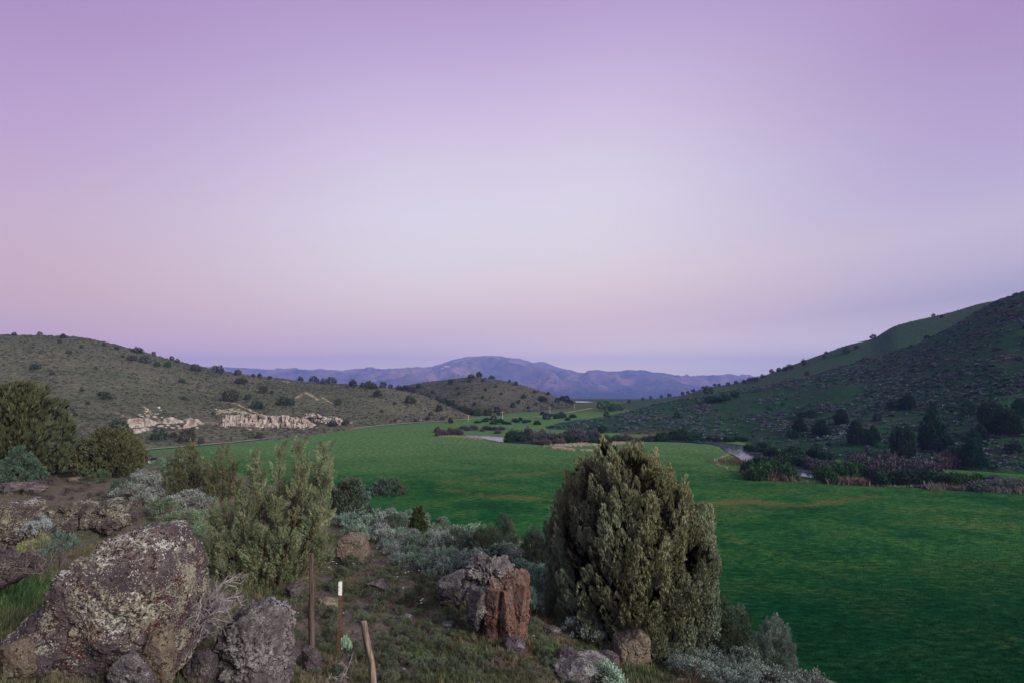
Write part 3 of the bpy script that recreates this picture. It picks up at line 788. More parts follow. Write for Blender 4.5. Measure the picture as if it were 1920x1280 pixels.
for i, (px, py, hp, wp, shp, t1, t2, n, lab) in enumerate(mids):
    b = NEAR.hit(px, py)[0]; sc = b[1] / F; Hm = hp * sc
    juniper('juniper', b, Hm, wp * .5 * sc, lab, shp[0], shp[1], int(n * 1.8), TUFT_MID if b[1] > 22 else TUFT_THIN, max(.1, Hm * .125), t1, t2, seed=200 + i, limbs=10, lump=.42, z0=Hm * .05, fill=.3, stretch=1.5)

# ------------------------------------------------------------------ junipers on the hills
def far_variant(k):
    rng = np.random.RandomState(300 + k)
    shp = [EGG, ROUND, CONE, EGG, ROUND][k % 5]
    g = Geo(); crown(g, rng, 1.0, .5, shp[0], shp[1], 110, TUFT_FAR, .2, (1, 1, 1), .4, .03, .3, .35, k, 1.3, .2)
    g.add(*tube([[0, 0, -.08], [0, 0, .6]], [.03, .015], 5), C=(.8, .7, .6))
    return g.build('juniper', MAT['juniper'], link=False).data
FARV = [far_variant(k) for k in range(6)]
def mid_variant(k):
    rng = np.random.RandomState(340 + k)
    shp = [EGG, CONE, CONE, ROUND][k % 4]
    g = Geo(); crown(g, rng, 1.0, .5, shp[0], shp[1], 330, TUFT_MID, .15, (1, 1, 1), .4, .03, .3, .4, k, 1.4, .2)
    return g.build('crown', MAT['juniper'], link=False).data
MIDV = [mid_variant(k) for k in range(4)]
TRV = trunk_geo(np.random.RandomState(3), 1.0, .035, 8, .45).build('trunk', MAT['bark'], link=False).data

def ordinal(n): return f"{n}{'th' if 10 <= n % 100 <= 20 else {1: 'st', 2: 'nd', 3: 'rd'}.get(n % 10, 'th')}"

def hill_trees(lay, lst, where, group, tint, dmax=600, dmin=60, skyl=None):
    lst = sorted(lst); rows = {}
    for i, e in enumerate(lst):
        px, py, hp = e[:3]; wp = e[3] if len(e) > 3 else hp
        b = lay.hit(px, py + hp * .5, dmin, dmax)[0]; sc = b[1] / F
        Hh, Ww = (hp + 1.5) * sc, (wp + 1) * sc * (.84 if hp >= 26 else 1)
        big = hp >= 26
        sky = skyl is not None and py - hp * .5 < float(pchip(skyl[0], skyl[1], px)) + 1
        kind = 'large' if hp >= 26 else 'medium' if hp >= 13 else 'small' if hp >= 8 else 'tiny'
        key = (kind, sky); rows[key] = rows.get(key, 0) + 1
        lab = f"{kind} dark juniper {'on the skyline' if sky else 'on the slope'} of {where}, {ordinal(rows[key])} such from left"
        t = tuple(x * random.uniform(.8, 1.25) for x in (tint if len(e) < 5 else e[4])) + (1,)
        rz = random.uniform(0, 6.28)
        if big:
            o = empty('juniper', b, lab, 'juniper', group, rz); o.scale = (Ww, Ww, Hh)
            for nm, me in (('trunk', TRV), ('crown', random.choice(MIDV))):
                c = bpy.data.objects.new(nm, me); COL.objects.link(c); c.parent = o
                if nm == 'crown': c.color = t
        else:
            o = bpy.data.objects.new('juniper', random.choice(FARV)); COL.objects.link(o)
            o.location = b; o.rotation_euler = (0, 0, rz); o.scale = (Ww, Ww, Hh); o.color = t
            tag(o, lab, 'juniper', group)

HT = (.045, .056, .036)
left_trees = [(27, 627, 5), (75, 626, 5), (118, 631, 7), (112, 641, 5), (130, 660, 6), (153, 650, 5), (195, 647, 5), (220, 653, 5), (257, 657, 10, 13), (266, 659, 6), (288, 663, 5), (322, 672, 6), (332, 677, 6),
              (244, 672, 8, 8), (252, 672, 8), (272, 674, 13, 16), (294, 683, 8), (314, 683, 10), (66, 687, 10, 12), (368, 690, 12, 13), (403, 690, 7), (413, 693, 13, 9), (446, 699, 9), (475, 704, 5), (487, 704, 6),
              (506, 708, 5), (452, 714, 10, 18), (342, 714, 7, 8), (563, 710, 8), (587, 711, 10), (594, 713, 7), (607, 715, 9), (622, 714, 11, 13), (494, 731, 12), (434, 742, 22, 22), (465, 745, 9), (482, 757, 18, 18),
              (532, 752, 14, 20), (545, 754, 11, 12), (634, 754, 10), (153, 730, 5), (195, 738, 6, 16), (200, 744, 7, 14), (222, 799, 20, 26), (299, 815, 20, 20), (134, 768, 6), (138, 775, 8), (165, 755, 5),
              (140, 826, 14, 12), (152, 832, 18, 22), (350, 818, 22, 22), (377, 826, 10), (325, 815, 9), (487, 817, 9), (624, 793, 12), (360, 806, 7), (648, 792, 10), (662, 719, 12), (680, 722, 7), (692, 722, 13, 12),
              (700, 723, 11), (708, 737, 13, 13), (718, 722, 10), (732, 719, 6), (753, 719, 5), (775, 717, 6), (770, 750, 13, 14), (823, 765, 12, 10), (808, 776, 6), (802, 784, 6), (830, 784, 5), (845, 789, 10, 8), (716, 771, 4),
              (741, 787, 4), (740, 756, 4), (779, 788, 5), (510, 735, 4), (98, 700, 5), (345, 746, 6), (400, 775, 5), (230, 668, 4), (180, 690, 4)]
hill_trees(LEFT, left_trees, 'the left hill', 'junipers scattered over the left hill', HT, 600, 100, (lpx, lcy))
mid_trees = [(884, 706, 7, 10), (922, 707, 6, 8), (845, 716, 8), (880, 714, 5), (967, 719, 6), (955, 715, 4), (905, 713, 4), (785, 724, 8), (760, 727, 7, 12), (772, 731, 9, 12), (748, 727, 7), (790, 738, 7), (800, 742, 8, 12), (820, 747, 6),
             (832, 752, 9, 14), (845, 756, 10, 14), (855, 763, 9), (868, 766, 10, 14), (880, 772, 12, 12), (895, 774, 14, 12), (914, 774, 12, 14), (932, 768, 10), (938, 776, 9), (925, 784, 9), (962, 760, 8), (982, 743, 8, 8), (972, 753, 6), (1014, 747, 8),
             (1020, 749, 9, 12), (1028, 738, 5), (1045, 751, 8), (1054, 747, 8), (1062, 748, 10), (1068, 752, 8), (1003, 735, 4), (1075, 756, 6), (890, 757, 5), (860, 738, 4), (905, 745, 4), (940, 738, 4), (850, 774, 8), (898, 790, 9),
             (1025, 782, 12, 11), (1045, 781, 10, 11), (1055, 782, 6), (963, 788, 6), (812, 735, 5), (930, 724, 4), (910, 730, 4), (858, 727, 4), (1005, 757, 4), (990, 764, 4), (1035, 759, 4)]
hill_trees(MID, mid_trees, 'the middle hill', 'junipers scattered over the middle hill', (.036, .050, .032), 700, 250, (cpx, ccy))
back_trees = [(1637, 632, 7, 7), (1587, 658, 8, 10), (1605, 651, 6), (1549, 661, 4), (1506, 677, 5), (1480, 688, 8, 10), (1471, 692, 6), (1460, 693, 6), (1447, 696, 6), (1430, 705, 5), (1415, 712, 8, 10), (1405, 712, 7), (1395, 715, 5), (1380, 717, 5), (1365, 720, 5), (1348, 722, 4),
              (1622, 675, 11, 19), (1535, 708, 8, 6), (1508, 682, 5), (1545, 669, 4), (1513, 700, 6), (1280, 737, 5), (1255, 741, 5), (1220, 744, 4), (1328, 732, 14, 13), (1300, 729, 5), (1340, 719, 4), (1290, 733, 4), (1180, 753, 5), (1205, 748, 4), (1750, 592, 4), (1765, 594, 4), (1240, 742, 4), (1318, 726, 4)]
hill_trees(BACK, back_trees, 'the grassy far hill', 'junipers along the grassy far hill', HT, 600, 262, (bpx, bcy))
right_trees = [(1702, 752, 26, 26), (1678, 757, 17, 20), (1522, 774, 15, 16), (1577, 783, 28, 24), (1500, 797, 26, 28), (1484, 812, 16), (1541, 802, 28, 32), (1605, 812, 44, 26), (1637, 812, 26, 22), (1620, 818, 26, 26), (1692, 828, 56, 40), (1750, 802, 76, 46),
               (1768, 822, 30, 30), (1738, 826, 24, 24), (1858, 782, 56, 38), (1893, 790, 46, 40), (1912, 765, 32, 24), (1815, 767, 24, 18), (1824, 850, 52, 42), (1826, 822, 34, 24), (1840, 810, 26, 20), (1748, 759, 12, 14), (1645, 782, 12), (1338, 748, 10, 26), (1360, 745, 12, 18), (1378, 739, 9, 14),
               (1502, 776, 12), (1738, 634, 7, 7), (1640, 710, 5), (1800, 700, 5), (1860, 745, 6), (1750, 835, 20), (1900, 838, 18, 22), (1445, 768, 5), (1468, 757, 5), (1440, 764, 4), (1790, 845, 14, 18),
               (1270, 778, 11, 9), (1137, 777, 8, 9), (1115, 767, 6), (1103, 764, 6), (1122, 768, 6), (1158, 766, 13, 17), (1190, 763, 4)]
hill_trees(RIGHT, right_trees, 'the right hillside', 'junipers scattered over the right hillside', (.022, .066, .044), 420, 100, (rpx, rcy))

# two pale broadleaf trees in the gap of the valley
def broadleaf(px, py, hp, wp, label):
    b = mead(px, py); sc = b[1] / F; rng = np.random.RandomState(int(px))
    t = empty('cottonwood', b, label, 'tree', None)
    trunk_geo(rng, hp * sc, .35, 6, wp * sc * .4).build('trunk', MAT['bark'], t)
    g = Geo(); crown(g, rng, hp * sc, wp * sc * .5, ROUND[0], ROUND[1], 90, TUFT_FAR, 1.6, (.045, .125, .05), .5, .6, .3, .5, 4, 1.0)
    g.build('crown', MAT['willow'], t)
broadleaf(1133, 770, 20, 20, 'bright green cottonwood in the valley gap below the mountain')
broadleaf(1147, 771, 14, 14, 'smaller green cottonwood beside the bright cottonwood in the valley gap')

# ------------------------------------------------------------------ utility poles
m = M('pole_wood'); pole_m = m.fin((.32, .28, .25), .9, .1)
for k, (px, py, hp, lay, lab) in enumerate([(942, 790, 19, None, 'tallest pale utility pole by the road below the middle hill'), (1031, 774, 12, None, 'pale utility pole on the lower slope of the middle hill'),
                                            (1077, 765, 9, None, 'smallest utility pole in the valley gap'), (878, 789, 12, None, 'pale utility pole at the tip of the left hill')]):
    b = mead(px, py); sc = b[1] / F; t = empty('utility_pole', b, lab, 'utility pole', 'utility poles along the far road')
    g = Geo(); g.add(*tube([[0, 0, -.5], [0, 0, hp * sc]], [.22, .16], 8)); g.build('pole', pole_m, t)
    g = Geo(); g.add(*tube([[-1.1, 0, hp * sc * .93], [1.1, 0, hp * sc * .93]], [.08, .08], 5)); g.build('crossarm', pole_m, t)

# ------------------------------------------------------------------ cows
def cow(px, py, rz, colr, label):
    b = mead(px, py); b[2] = MEAD.on(b[0], b[1])
    bm = bmesh.new()
    def vt(*c): return bm.verts.new(c)
    V = [vt(-.75, 0, 1.05), vt(-.3, 0, 1.0), vt(.3, 0, 1.02), vt(.72, 0, 1.12), vt(1.0, 0, 1.05), vt(1.25, 0, .72), vt(1.38, 0, .5)]
    R = [(.26, .34), (.36, .38), (.36, .38), (.28, .34), (.17, .2), (.14, .15), (.09, .09)]
    E = [(0, 1), (1, 2), (2, 3), (3, 4), (4, 5), (5, 6)]
    for x, side, root in ((-.7, .2, 0), (-.7, -.2, 0), (.6, .2, 3), (.6, -.2, 3)):
        k = len(V); V += [vt(x, side, .72), vt(x + (.05 if root else -.06), side, .38), vt(x, side, .02)]; R += [(.13, .13), (.075, .075), (.07, .07)]; E += [(root, k), (k, k + 1), (k + 1, k + 2)]
    k = len(V); V += [vt(-.98, 0, .95), vt(-1.02, 0, .5)]; R += [(.04, .04), (.04, .04)]; E += [(0, k), (k, k + 1)]
    k = len(V); V += [vt(1.16, .2, .92), vt(1.16, -.2, .92)]; R += [(.045, .045)] * 2; E += [(5, k), (5, k + 1)]
    for a, c in E: bm.edges.new((V[a], V[c]))
    me = bpy.data.meshes.new('cow'); bm.to_mesh(me); bm.free()
    o = bpy.data.objects.new('cow', me); COL.objects.link(o)
    sk = o.modifiers.new('Skin', 'SKIN')
    for i, r in enumerate(R): me.skin_vertices[0].data[i].radius = r
    me.skin_vertices[0].data[1].use_root = True
    o.modifiers.new('Sub', 'SUBSURF').render_levels = 2
    mm = M('cow_hide_' + ('pied' if 'white' in label else 'black'))
    c = colr[0] if len(colr) == 1 else mm.mix(mm.step(mm.noise(mm.obj(), 1.2, 2), .46, .52), colr[0], colr[1])
    me.materials.append(mm.fin(c, .8, .2))
    o.location = b; o.rotation_euler = (0, 0, rz)
    tag(o, label, 'cow', 'cows grazing at the meadow edge')
cow(275, 868, 2.9, [(.45, .43, .42), (.03, .03, .03)], 'black and white cow grazing at the meadow edge')
cow(288, 866, .2, [(.018, .016, .016)], 'black cow grazing at the meadow edge')

# ------------------------------------------------------------------ rocks
def ico(sub):
    bm = bmesh.new(); bmesh.ops.create_icosphere(bm, subdivisions=sub, radius=1.0)
    V = np.array([v.co[:] for v in bm.verts]); Fs = np.array([[v.index for v in f.verts] for f in bm.faces]); bm.free()
    return V, Fs
ICO = {k: ico(k) for k in (2, 3, 5, 6, 7, 8)}

def rock_geo(planes, sub, amp, freq, seed, scale=(1, 1, 1), crack=.0, rmax=3.0):
    D, Fs = ICO[sub]
    N = np.array([p[0] for p in planes], float); c = np.array([p[1] for p in planes], float); N /= np.linalg.norm(N, axis=1)[:, None]
    dt = D @ N.T
    with np.errstate(divide='ignore'):
        q = np.where(dt > 1e-3, c[None] / np.maximum(dt, 1e-3), rmax)
    k = 45.0 / np.mean(c)                          # soft minimum rounds the arrises a little
    r = np.minimum(-np.log(np.exp(-k * np.clip(q, 0, rmax)).sum(1)) / k, rmax)
    V = D * r[:, None] * np.asarray(scale)
    nz = fbm(V * freq, 4, seed, .5) * amp + (.5 - np.abs(fbm(V * freq * 2.2 + 5, 4, seed + 5, .55))) * amp * .5 + fbm(V * freq * 7, 4, seed + 3, .65) * amp * .42
    w = V + .10 * np.stack([fbm(V * freq + k * 7, 3, seed + k) for k in range(3)], 1)
    nz = nz + (cells(w * freq * np.array([1.1, 1.1, 1.5]), seed + 30) - .62) * amp * .9 + (cells(w * freq * 2.7, seed + 40) - .6) * amp * .5 - amp * .2
    if crack:
        cr = np.abs(fbm(V * freq * .8 + 9, 3, seed + 8)); nz = nz - crack * np.clip(1 - cr / .06, 0, 1)
    return V + D * nz[:, None], Fs

def cells(p, seed):
    """Random value of the nearest cell: gives broken stone its flat steps."""
    i = np.floor(p); best = np.full(len(p), 9e9); val = np.zeros(len(p))
    for dx in (-1, 0, 1):
        for dy in (-1, 0, 1):
            for dz in (-1, 0, 1):
                c = i + [dx, dy, dz]; a, b, d = c[:, 0], c[:, 1], c[:, 2]
                q = c + np.stack([_hash(a, b, d, seed), _hash(a, b, d, seed + 1), _hash(a, b, d, seed + 2)], 1)
                ds = ((p - q) ** 2).sum(1); k = ds < best; best[k] = ds[k]; val[k] = _hash(a, b, d, seed + 3)[k]
    return val

def rand_planes(rng, n=20, lo=.62, hi=1.0):
    N = rng.normal(size=(n, 3)); N /= np.linalg.norm(N, axis=1)[:, None]
    return [(N[i], rng.uniform(lo, hi)) for i in range(n)] + [((0, 0, -1), .8), ((0, 0, 1), rng.uniform(.7, .95)), ((1, 0, 0), .95), ((-1, 0, 0), .95), ((0, 1, 0), .9), ((0, -1, 0), .9)]

def rock(name, px, py, wp, hp, label, mat, seed, depth=.9, sub=6, amp=.11, lay=NEAR, sink=.12, rz=0.0, crack=.03, group=None, cat='rock', d=None):
    """A rock whose foot is at (px, py), wp wide and hp high in picture measure."""
    b = lay.hit(px, py)[0] if d is None else P(px, py, d); sc = b[1] / F
    rng = np.random.RandomState(seed); w, h = wp * sc * .5, hp * sc * .5 / (1 - sink)
    V, Fs = rock_geo(rand_planes(rng), sub, amp, 2.2, seed, (1, 1, 1), crack)
    V = V / np.abs(V).max(0) * [w, w * depth, h]
    o = Geo().add(V, Fs).build(name, MAT[mat], smooth=sub >= 5)
    o.location = (b[0], b[1] + w * depth * .4, b[2] + h * (1 - 2 * sink)); o.rotation_euler = (0, 0, rz)
    return tag(o, label, cat, group)

def outline_rock(name, outline, d, label, mat, front, back, sub, amp, freq, seed, extra=(), crack=.04, cen=None, shrink=.95):
    """A boulder with a surveyed face: its outline at distance d, planes before and behind."""
    pts = np.array([P(x, y, d) for x, y in outline]); c0 = pts.mean(0) if cen is None else P(cen[0], cen[1], d)
    q = (pts - c0) * shrink; pl = []
    for a, b in zip(q, np.roll(q, -1, 0)):
        e = b - a; n = np.array([-e[2], 0, e[0]]); n /= np.linalg.norm(n)
        if n @ ((a + b) / 2) < 0: n = -n
        c = n @ a; pl.append((n, c))
        n2 = n * .78 + np.array([0, -.62, 0]); n2 /= np.linalg.norm(n2); pl.append((n2, c * .78 + front * .62 * .72))
        n3 = n * .78 + np.array([0, .62, 0]); n3 /= np.linalg.norm(n3); pl.append((n3, c * .80 + back * .62 * .8))
    pl += [((0, -1, .18), front), ((0, 1, .1), back)] + list(extra)
    V, Fs = rock_geo(pl, sub, amp, freq, seed, crack=crack, rmax=2.5)
    o = Geo().add(V, Fs).build(name, MAT[mat], smooth=True); o.location = c0
    return tag(o, label, 'rock')

outline_rock('boulder', [(5, 1215), (30, 1168), (108, 1088), (150, 1040), (205, 990), (300, 976), (322, 1008), (345, 1060), (358, 1130), (352, 1190), (325, 1260), (300, 1330), (20, 1330)], 5.0,
             'largest boulder, dark with speckled grey yellow lichen, at the lower left', 'boulder', .42, .65, 8, .075, 1.9, 51,
             [((-.45, -.85, .3), .50), ((.5, -.85, .12), .50), ((.1, -.75, .65), .62), ((.2, -.9, -.45), .45)], .05, (190, 1160), .90)
outline_rock('boulder', [(105, 985), (107, 950), (130, 936), (150, 934), (160, 950), (160, 992), (130, 1002)], 9.0, 'left lobe of the twin lichen boulders behind the largest boulder', 'boulder_b', .25, .35, 7, .11, 3.6, 52, shrink=.84)
outline_rock('boulder', [(155, 995), (156, 955), (175, 940), (212, 932), (236, 950), (243, 980), (225, 1000)], 9.1, 'right lobe of the twin lichen boulders behind the largest boulder', 'boulder_b', .28, .4, 7, .11, 3.6, 53, shrink=.84)
outline_rock('boulder', [(-60, 1000), (-40, 945), (10, 935), (42, 940), (50, 975), (40, 1000), (0, 1075), (-60, 1090)], 7.5, 'lichen boulder cut by the left edge beside grey sagebrush', 'boulder_b', .3, .5, 7, .11, 3.2, 54, shrink=.84)
rock('rock', 10, 1090, 90, 60, 'dark shadowed rock below the lichen boulder at the left edge', 'rock_dark', 55, d=6.4)
outline_rock('rock', [(400, 1290), (395, 1215), (415, 1175), (445, 1148), (490, 1140), (512, 1175), (525, 1250), (528, 1320), (420, 1330)], 6.0, 'lilac grey rock right of the largest boulder', 'rock_lilac', .35, .5, 7, .13, 3.4, 56)
rock('rock', 372, 1285, 62, 66, 'rounded purple brown rock between the largest boulder and lilac rock', 'rock_dark', 57, d=5.6)
rock('rock', 372, 1205, 50, 36, 'small lilac rock wedged beneath the dead sagebrush', 'rock_lilac', 58, d=6.1)
rock('rock', 290, 1275, 70, 96, 'orange stained block under the right side of the largest boulder', 'rock_orange', 59, d=4.75, depth=.7)
rock('rock', 240, 1300, 90, 70, 'grey brown slab under the largest boulder', 'rock_lilac', 60, d=4.5, depth=.6)
rock('rock', 22, 1285, 84, 78, 'orange faced rock in the bottom left corner', 'rock_orange', 61, d=4.2, depth=.7)
rock('rock', 72, 1270, 34, 40, 'small black rock in the bottom left corner', 'rock_dark', 62, d=4.3)
outline_rock('rock', [(630, 1040), (634, 1008), (650, 1000), (685, 1005), (692, 1040), (686, 1052), (645, 1052)], 16.3, 'blocky brown rock beside the feathery juniper', 'rock_orange', .35, .5, 6, .05, 2.5, 63)
# the outcrop of red columns
def column_outcrop():
    d = 10.4; b = NEAR.hit(935, 1200)[0]; d = b[1]; sc = d / F
    rng = np.random.RandomState(64); g = Geo()
    D, Fs = ICO[7]
    cols = [(930, 32, 1094, 1186, -.02), (952, 25, 1088, 1204, -.16), (972, 27, 1084, 1203, -.12), (938, 50, 1090, 1196, .34), (968, 44, 1082, 1190, .36)]
    for (cx, w, y0, y1, dy) in cols:
        a0 = rng.uniform(0, 1); pl = []
        for k in range(5):
            a1 = a0 + k * 1.257 + rng.uniform(-.25, .25); pl.append(((math.cos(a1), math.sin(a1), rng.uniform(-.06, .12)), w * sc * .5 * rng.uniform(.88, 1.1)))
        hh = (y1 - y0) * sc * .5 + .1
        pl += [((rng.uniform(-.35, .1), -.25, 1), hh * .9), ((rng.uniform(-.1, .35), .2, 1), hh * .95), ((0, 0, -1), hh)]
        V, _ = rock_geo(pl, 7, .06, 3.2, 640 + cx, crack=.03, rmax=2)
        g.add(V + np.array([(cx - 935) * sc, dy, ((1200 - (y0 + y1) / 2)) * sc - .08]), Fs)
    o = g.build('rock', MAT['rock_red'], smooth=True); o.location = b
    tag(o, 'red brown outcrop split into upright columns near the big juniper', 'rock')
column_outcrop()
outline_rock('rock', [(866, 1112), (878, 1062), (905, 1050), (948, 1054), (964, 1075), (955, 1100), (900, 1125)], 10.9, 'dark lichen covered cap rock behind the red columns', 'rock_lilac', .4, .6, 7, .16, 3.4, 65)
rock('rock', 862, 1138, 84, 64, 'pale crusted grey rock left of the red columns', 'rock_lilac', 66)
rock('rock', 898, 1182, 62, 82, 'dark rough rock at the left foot of red columns', 'rock_lilac', 67, d=10.3)
rock('rock', 968, 1222, 44, 26, 'dark rubble block below the red columns', 'rock_dark', 68)
outline_rock('rock', [(1150, 1222), (1154, 1200), (1200, 1178), (1216, 1187), (1220, 1228), (1199, 1246), (1160, 1248)], float(NEAR.hit(1185, 1240)[0][1]) - .05, 'angular rock with purple top and tan side under the big juniper', 'rock_orange', .3, .4, 6, .03, 3, 69)
rock('rock', 1062, 1258, 64, 42, 'purple flat rock near the bottom edge, left of its pair', 'rock_dark', 70, amp=.1)
rock('rock', 1092, 1284, 112, 38, 'low lichen dotted purple slab at the bottom edge', 'rock_lilac', 71, amp=.1)
rock('rock', 1135, 1258, 52, 34, 'dark purple rock near the bottom edge, right of its pair', 'rock_dark', 72, amp=.1)
rock('rock', 1036, 1190, 36, 14, 'low dark stone in grass right of the red columns', 'rock_dark', 73)
rock('rock', 1142, 1222, 36, 14, 'low dark stone left of the angular purple topped rock', 'rock_dark', 74)
rock('rock', 612, 1150, 56, 28, 'flat orange brown stone between the two fence posts', 'rock_orange', 75)
rock('rock', 582, 1272, 44, 54, 'purple cone shaped rock at foot of the dark wooden post', 'rock_dark', 76, d=7.3)
rock('rock', 760, 1168, 26, 18, 'pale lichen stone on the bare dirt', 'rock_lilac', 77)
rock('rock', 707, 1108, 40, 22, 'dark broken stone on the dirt above the leaning post', 'rock_dark', 78)
rock('rock', 838, 1176, 26, 10, 'flat pale stone sunk in the grass left of red columns', 'rock_lilac', 79)
rock('rock', 20, 925, 66, 22, 'low purple rock below the pale green juniper', 'rock_dark', 80)
rock('rock', 54, 928, 46, 20, 'dark rubbly rock right below the pale green juniper', 'rock_dark', 81)
rock('rock', 135, 903, 30, 8, 'flat reddish stone on bare ground before the egg shaped juniper', 'rock_red', 82)
rock('rock', 150, 886, 34, 12, 'dark stone in shade left of the egg shaped juniper', 'rock_dark', 83)
rock('rock', 548, 1125, 40, 30, 'dark stone under the skirts of the feathery juniper', 'rock_dark', 84)
rock('rock', 40, 960, 60, 26, 'purple flat topped rock behind the lichen boulder at left edge', 'rock_dark', 85, d=9.5)
rock('rock', 790, 1068, 24, 16, 'small black stone under the sagebrush band', 'rock_dark', 86)
rock('rock', 770, 1020, 20, 16, 'small rusty stone inside the sagebrush band', 'rock_red', 87)
# loose stones
rl = np.random.RandomState(90); variants = []
for k in range(5):
    V, Fs = rock_geo(rand_planes(np.random.RandomState(900 + k)), 3, .1, 2.5, k)
    variants.append(Geo().add(V, Fs).build('stone', MAT[['rock_dark', 'rock_lilac', 'rock_red', 'rock_dark', 'rock_lilac'][k]], smooth=False, link=False).data)
spx = rl.uniform(560, 1240, 80); spy = rl.uniform(1075, 1275, 80)
for x, y in zip(spx, spy):
    b = NEAR.hit(x, y)[0]
    if b[1] > 17 or (860 < x < 1000 and 1050 < y < 1205): continue
    o = bpy.data.objects.new('stone', variants[rl.randint(5)]); COL.objects.link(o); s = rl.uniform(.035, .11)
    o.location = b + [0, 0, s * .15]; o.scale = (s * rl.uniform(.8, 1.5), s, s * rl.uniform(.4, .8)); o.rotation_euler = (rl.uniform(-.3, .3), rl.uniform(-.3, .3), rl.uniform(0, 6.28))
    tag(o, 'fist sized loose stone lying on the slope between posts and red columns', 'stone', 'loose stones on the dirt slope')
# pebbles, too many to count
g = Geo(); D2, F2 = ICO[2]
n = 2600; x = rl.uniform(420, 1500, n); d = rl.uniform(4.5, 19, n) ** 1.0; uu = U(x); z = NEAR.z(uu, d)
pys = HY - z / d * F
w = blobs(x, pys, soil_near) + .25
for i in np.where(rl.uniform(0, 1, n) < w)[0]:
    s = rl.uniform(.008, .035); V = D2 * s * rl.uniform(.6, 1.3, 3) * (1 + .25 * (vnoise(D2 * 2 + i) - .5)[:, None])
    g.add(V + [uu[i] * d[i], d[i], z[i] + s * .2], F2)
o = g.build('pebbles', MAT['rock_lilac']); tag(o, 'small grey pebbles strewn over the dirt slope', 'pebbles', kind='stuff')

# cliffs of pale rock on the left hill
m = M('pale_cliff_rock'); co = m.pos()
n1 = m.noise(m.vmul(co, (1, 1, .35)), .7, 6, .7); n2 = m.noise(co, .16, 4)
cliff_c = m.mix(m.step(n1, .36, .62), (.13, .108, .10), (.42, .37, .345)); cliff_c = m.mix(m.step(n2, .5, .7, 0, .5), cliff_c, (.30, .21, .16))
cliff_m = m.fin(cliff_c, .95, .05, m.bump(n1, .9, .5))
def cliff(top, bot, label, seed):
    x0, x1 = top[0][0], top[-1][0]; nu = int((x1 - x0) * 2.2) + 6; nv = 16
    px = np.linspace(x0, x1, nu)
    yb = np.interp(px, [p[0] for p in bot], [p[1] for p in bot]); yt = np.interp(px, [p[0] for p in top], [p[1] for p in top])
    rng = np.random.RandomState(seed)
    e = np.clip(np.minimum(px - x0, x1 - px) / (.08 * (x1 - x0) + 2), 0, 1)
    jag = fbm2(px, px * 0, 6, 4, seed, .65) * 5.5 - 1.0
    yt = yb + (yt - yb + jag) * e ** .6
    B = LEFT.hit(px, yb, 100, 400); d = B[:, 1]
    Vs = []
    for k in range(nv):
        t = k / (nv - 1)
        if t <= .7:
            q = t / .7; yy = yb + .8 + (yt - yb - .8) * q; dd = d - .9 + q * 1.6 + np.floor(q * 3) * .5
            dd = dd + (fbm2(px, np.full_like(px, q * 4), 7, 4, seed + 2, .6) * 1.5 + (cells(np.stack([px / 6.5, np.full_like(px, q * 1.8), px * 0], -1), seed + 9) - .5) * 2.6 + (cells(np.stack([px / 2.4, np.full_like(px, q * 4.5), px * 0], -1), seed + 5) - .5) * 1.2) * e + (np.abs(fbm2(px, px * 0, 2.6, 2, seed + 4)) < .12) * 1.0
        else:
            q = (t - .7) / .3; yy = yt; dd = d + 1.6 + 1.1 + q * 5
        zz = -Vv(yy) * (d if t <= .7 else d)
        if t > .7:
            gz = LEFT.z(U(px), dd); zz = zz * (1 - q) + (gz - .3) * q
        Vs.append(np.stack([U(px) * d, dd, zz], -1))
    V = np.stack(Vs, 1).reshape(-1, 3)
    o = Geo().add(V, grid_faces(nu, nv)).build('cliff', cliff_m, smooth=False)
    tag(o, label, 'cliff', 'pale rock outcrops on the left hill')
cliff([(402, 785), (415, 780), (440, 778), (470, 777), (500, 778), (540, 781), (585, 788)], [(402, 795), (420, 799), (450, 797), (500, 800), (550, 801), (585, 801)], 'longest band of pale upright rock on the left hill', 1)
cliff([(565, 775), (590, 779), (620, 782), (652, 790)], [(565, 781), (600, 790), (630, 794), (652, 796)], 'upper band of pale rock right of the longest band', 2)
cliff([(226, 790), (245, 785), (262, 783), (276, 790)], [(226, 800), (250, 800), (276, 799)], 'leftmost broad pale outcrop on the left hill', 3)
cliff([(302, 788), (312, 784), (327, 790)], [(302, 793), (327, 794)], 'smallest pale outcrop between two others on the left hill', 4)
cliff([(338, 788), (350, 784), (366, 790)], [(338, 796), (352, 801), (366, 798)], 'blocky pale outcrop left of the longest band', 5)
cliff([(240, 806), (248, 805), (257, 808)], [(240, 809), (250, 812), (257, 812)], 'little white rock below the leftmost outcrop on left hill', 6)

rub = [Geo().add(*rock_geo(rand_planes(np.random.RandomState(970 + k)), 3, .12, 2.5, k)).build('rock', cliff_m, link=False).data for k in range(3)]
rp = [(rl.uniform(400, 600), rl.uniform(797, 806)) for _ in range(34)] + [(rl.uniform(225, 370), rl.uniform(797, 806)) for _ in range(20)] + [(rl.uniform(400, 470), rl.uniform(764, 778)) for _ in range(22)] + [(rl.uniform(255, 310), rl.uniform(762, 784)) for _ in range(18)]
for k, b_ in enumerate(LEFT.hit([p[0] for p in rp], [p[1] for p in rp], 100, 400)):
    o = bpy.data.objects.new('rock', rub[k % 3]); COL.objects.link(o); q_ = rl.uniform(.3, .9)
    o.location = b_; o.scale = (q_ * rl.uniform(.8, 1.5), q_, q_ * rl.uniform(.5, .9)); o.rotation_euler = (0, 0, rl.uniform(0, 6.28))
    tag(o, 'pale boulder fallen from the cliffs of the left hill', 'rock', 'pale boulders round the cliffs')

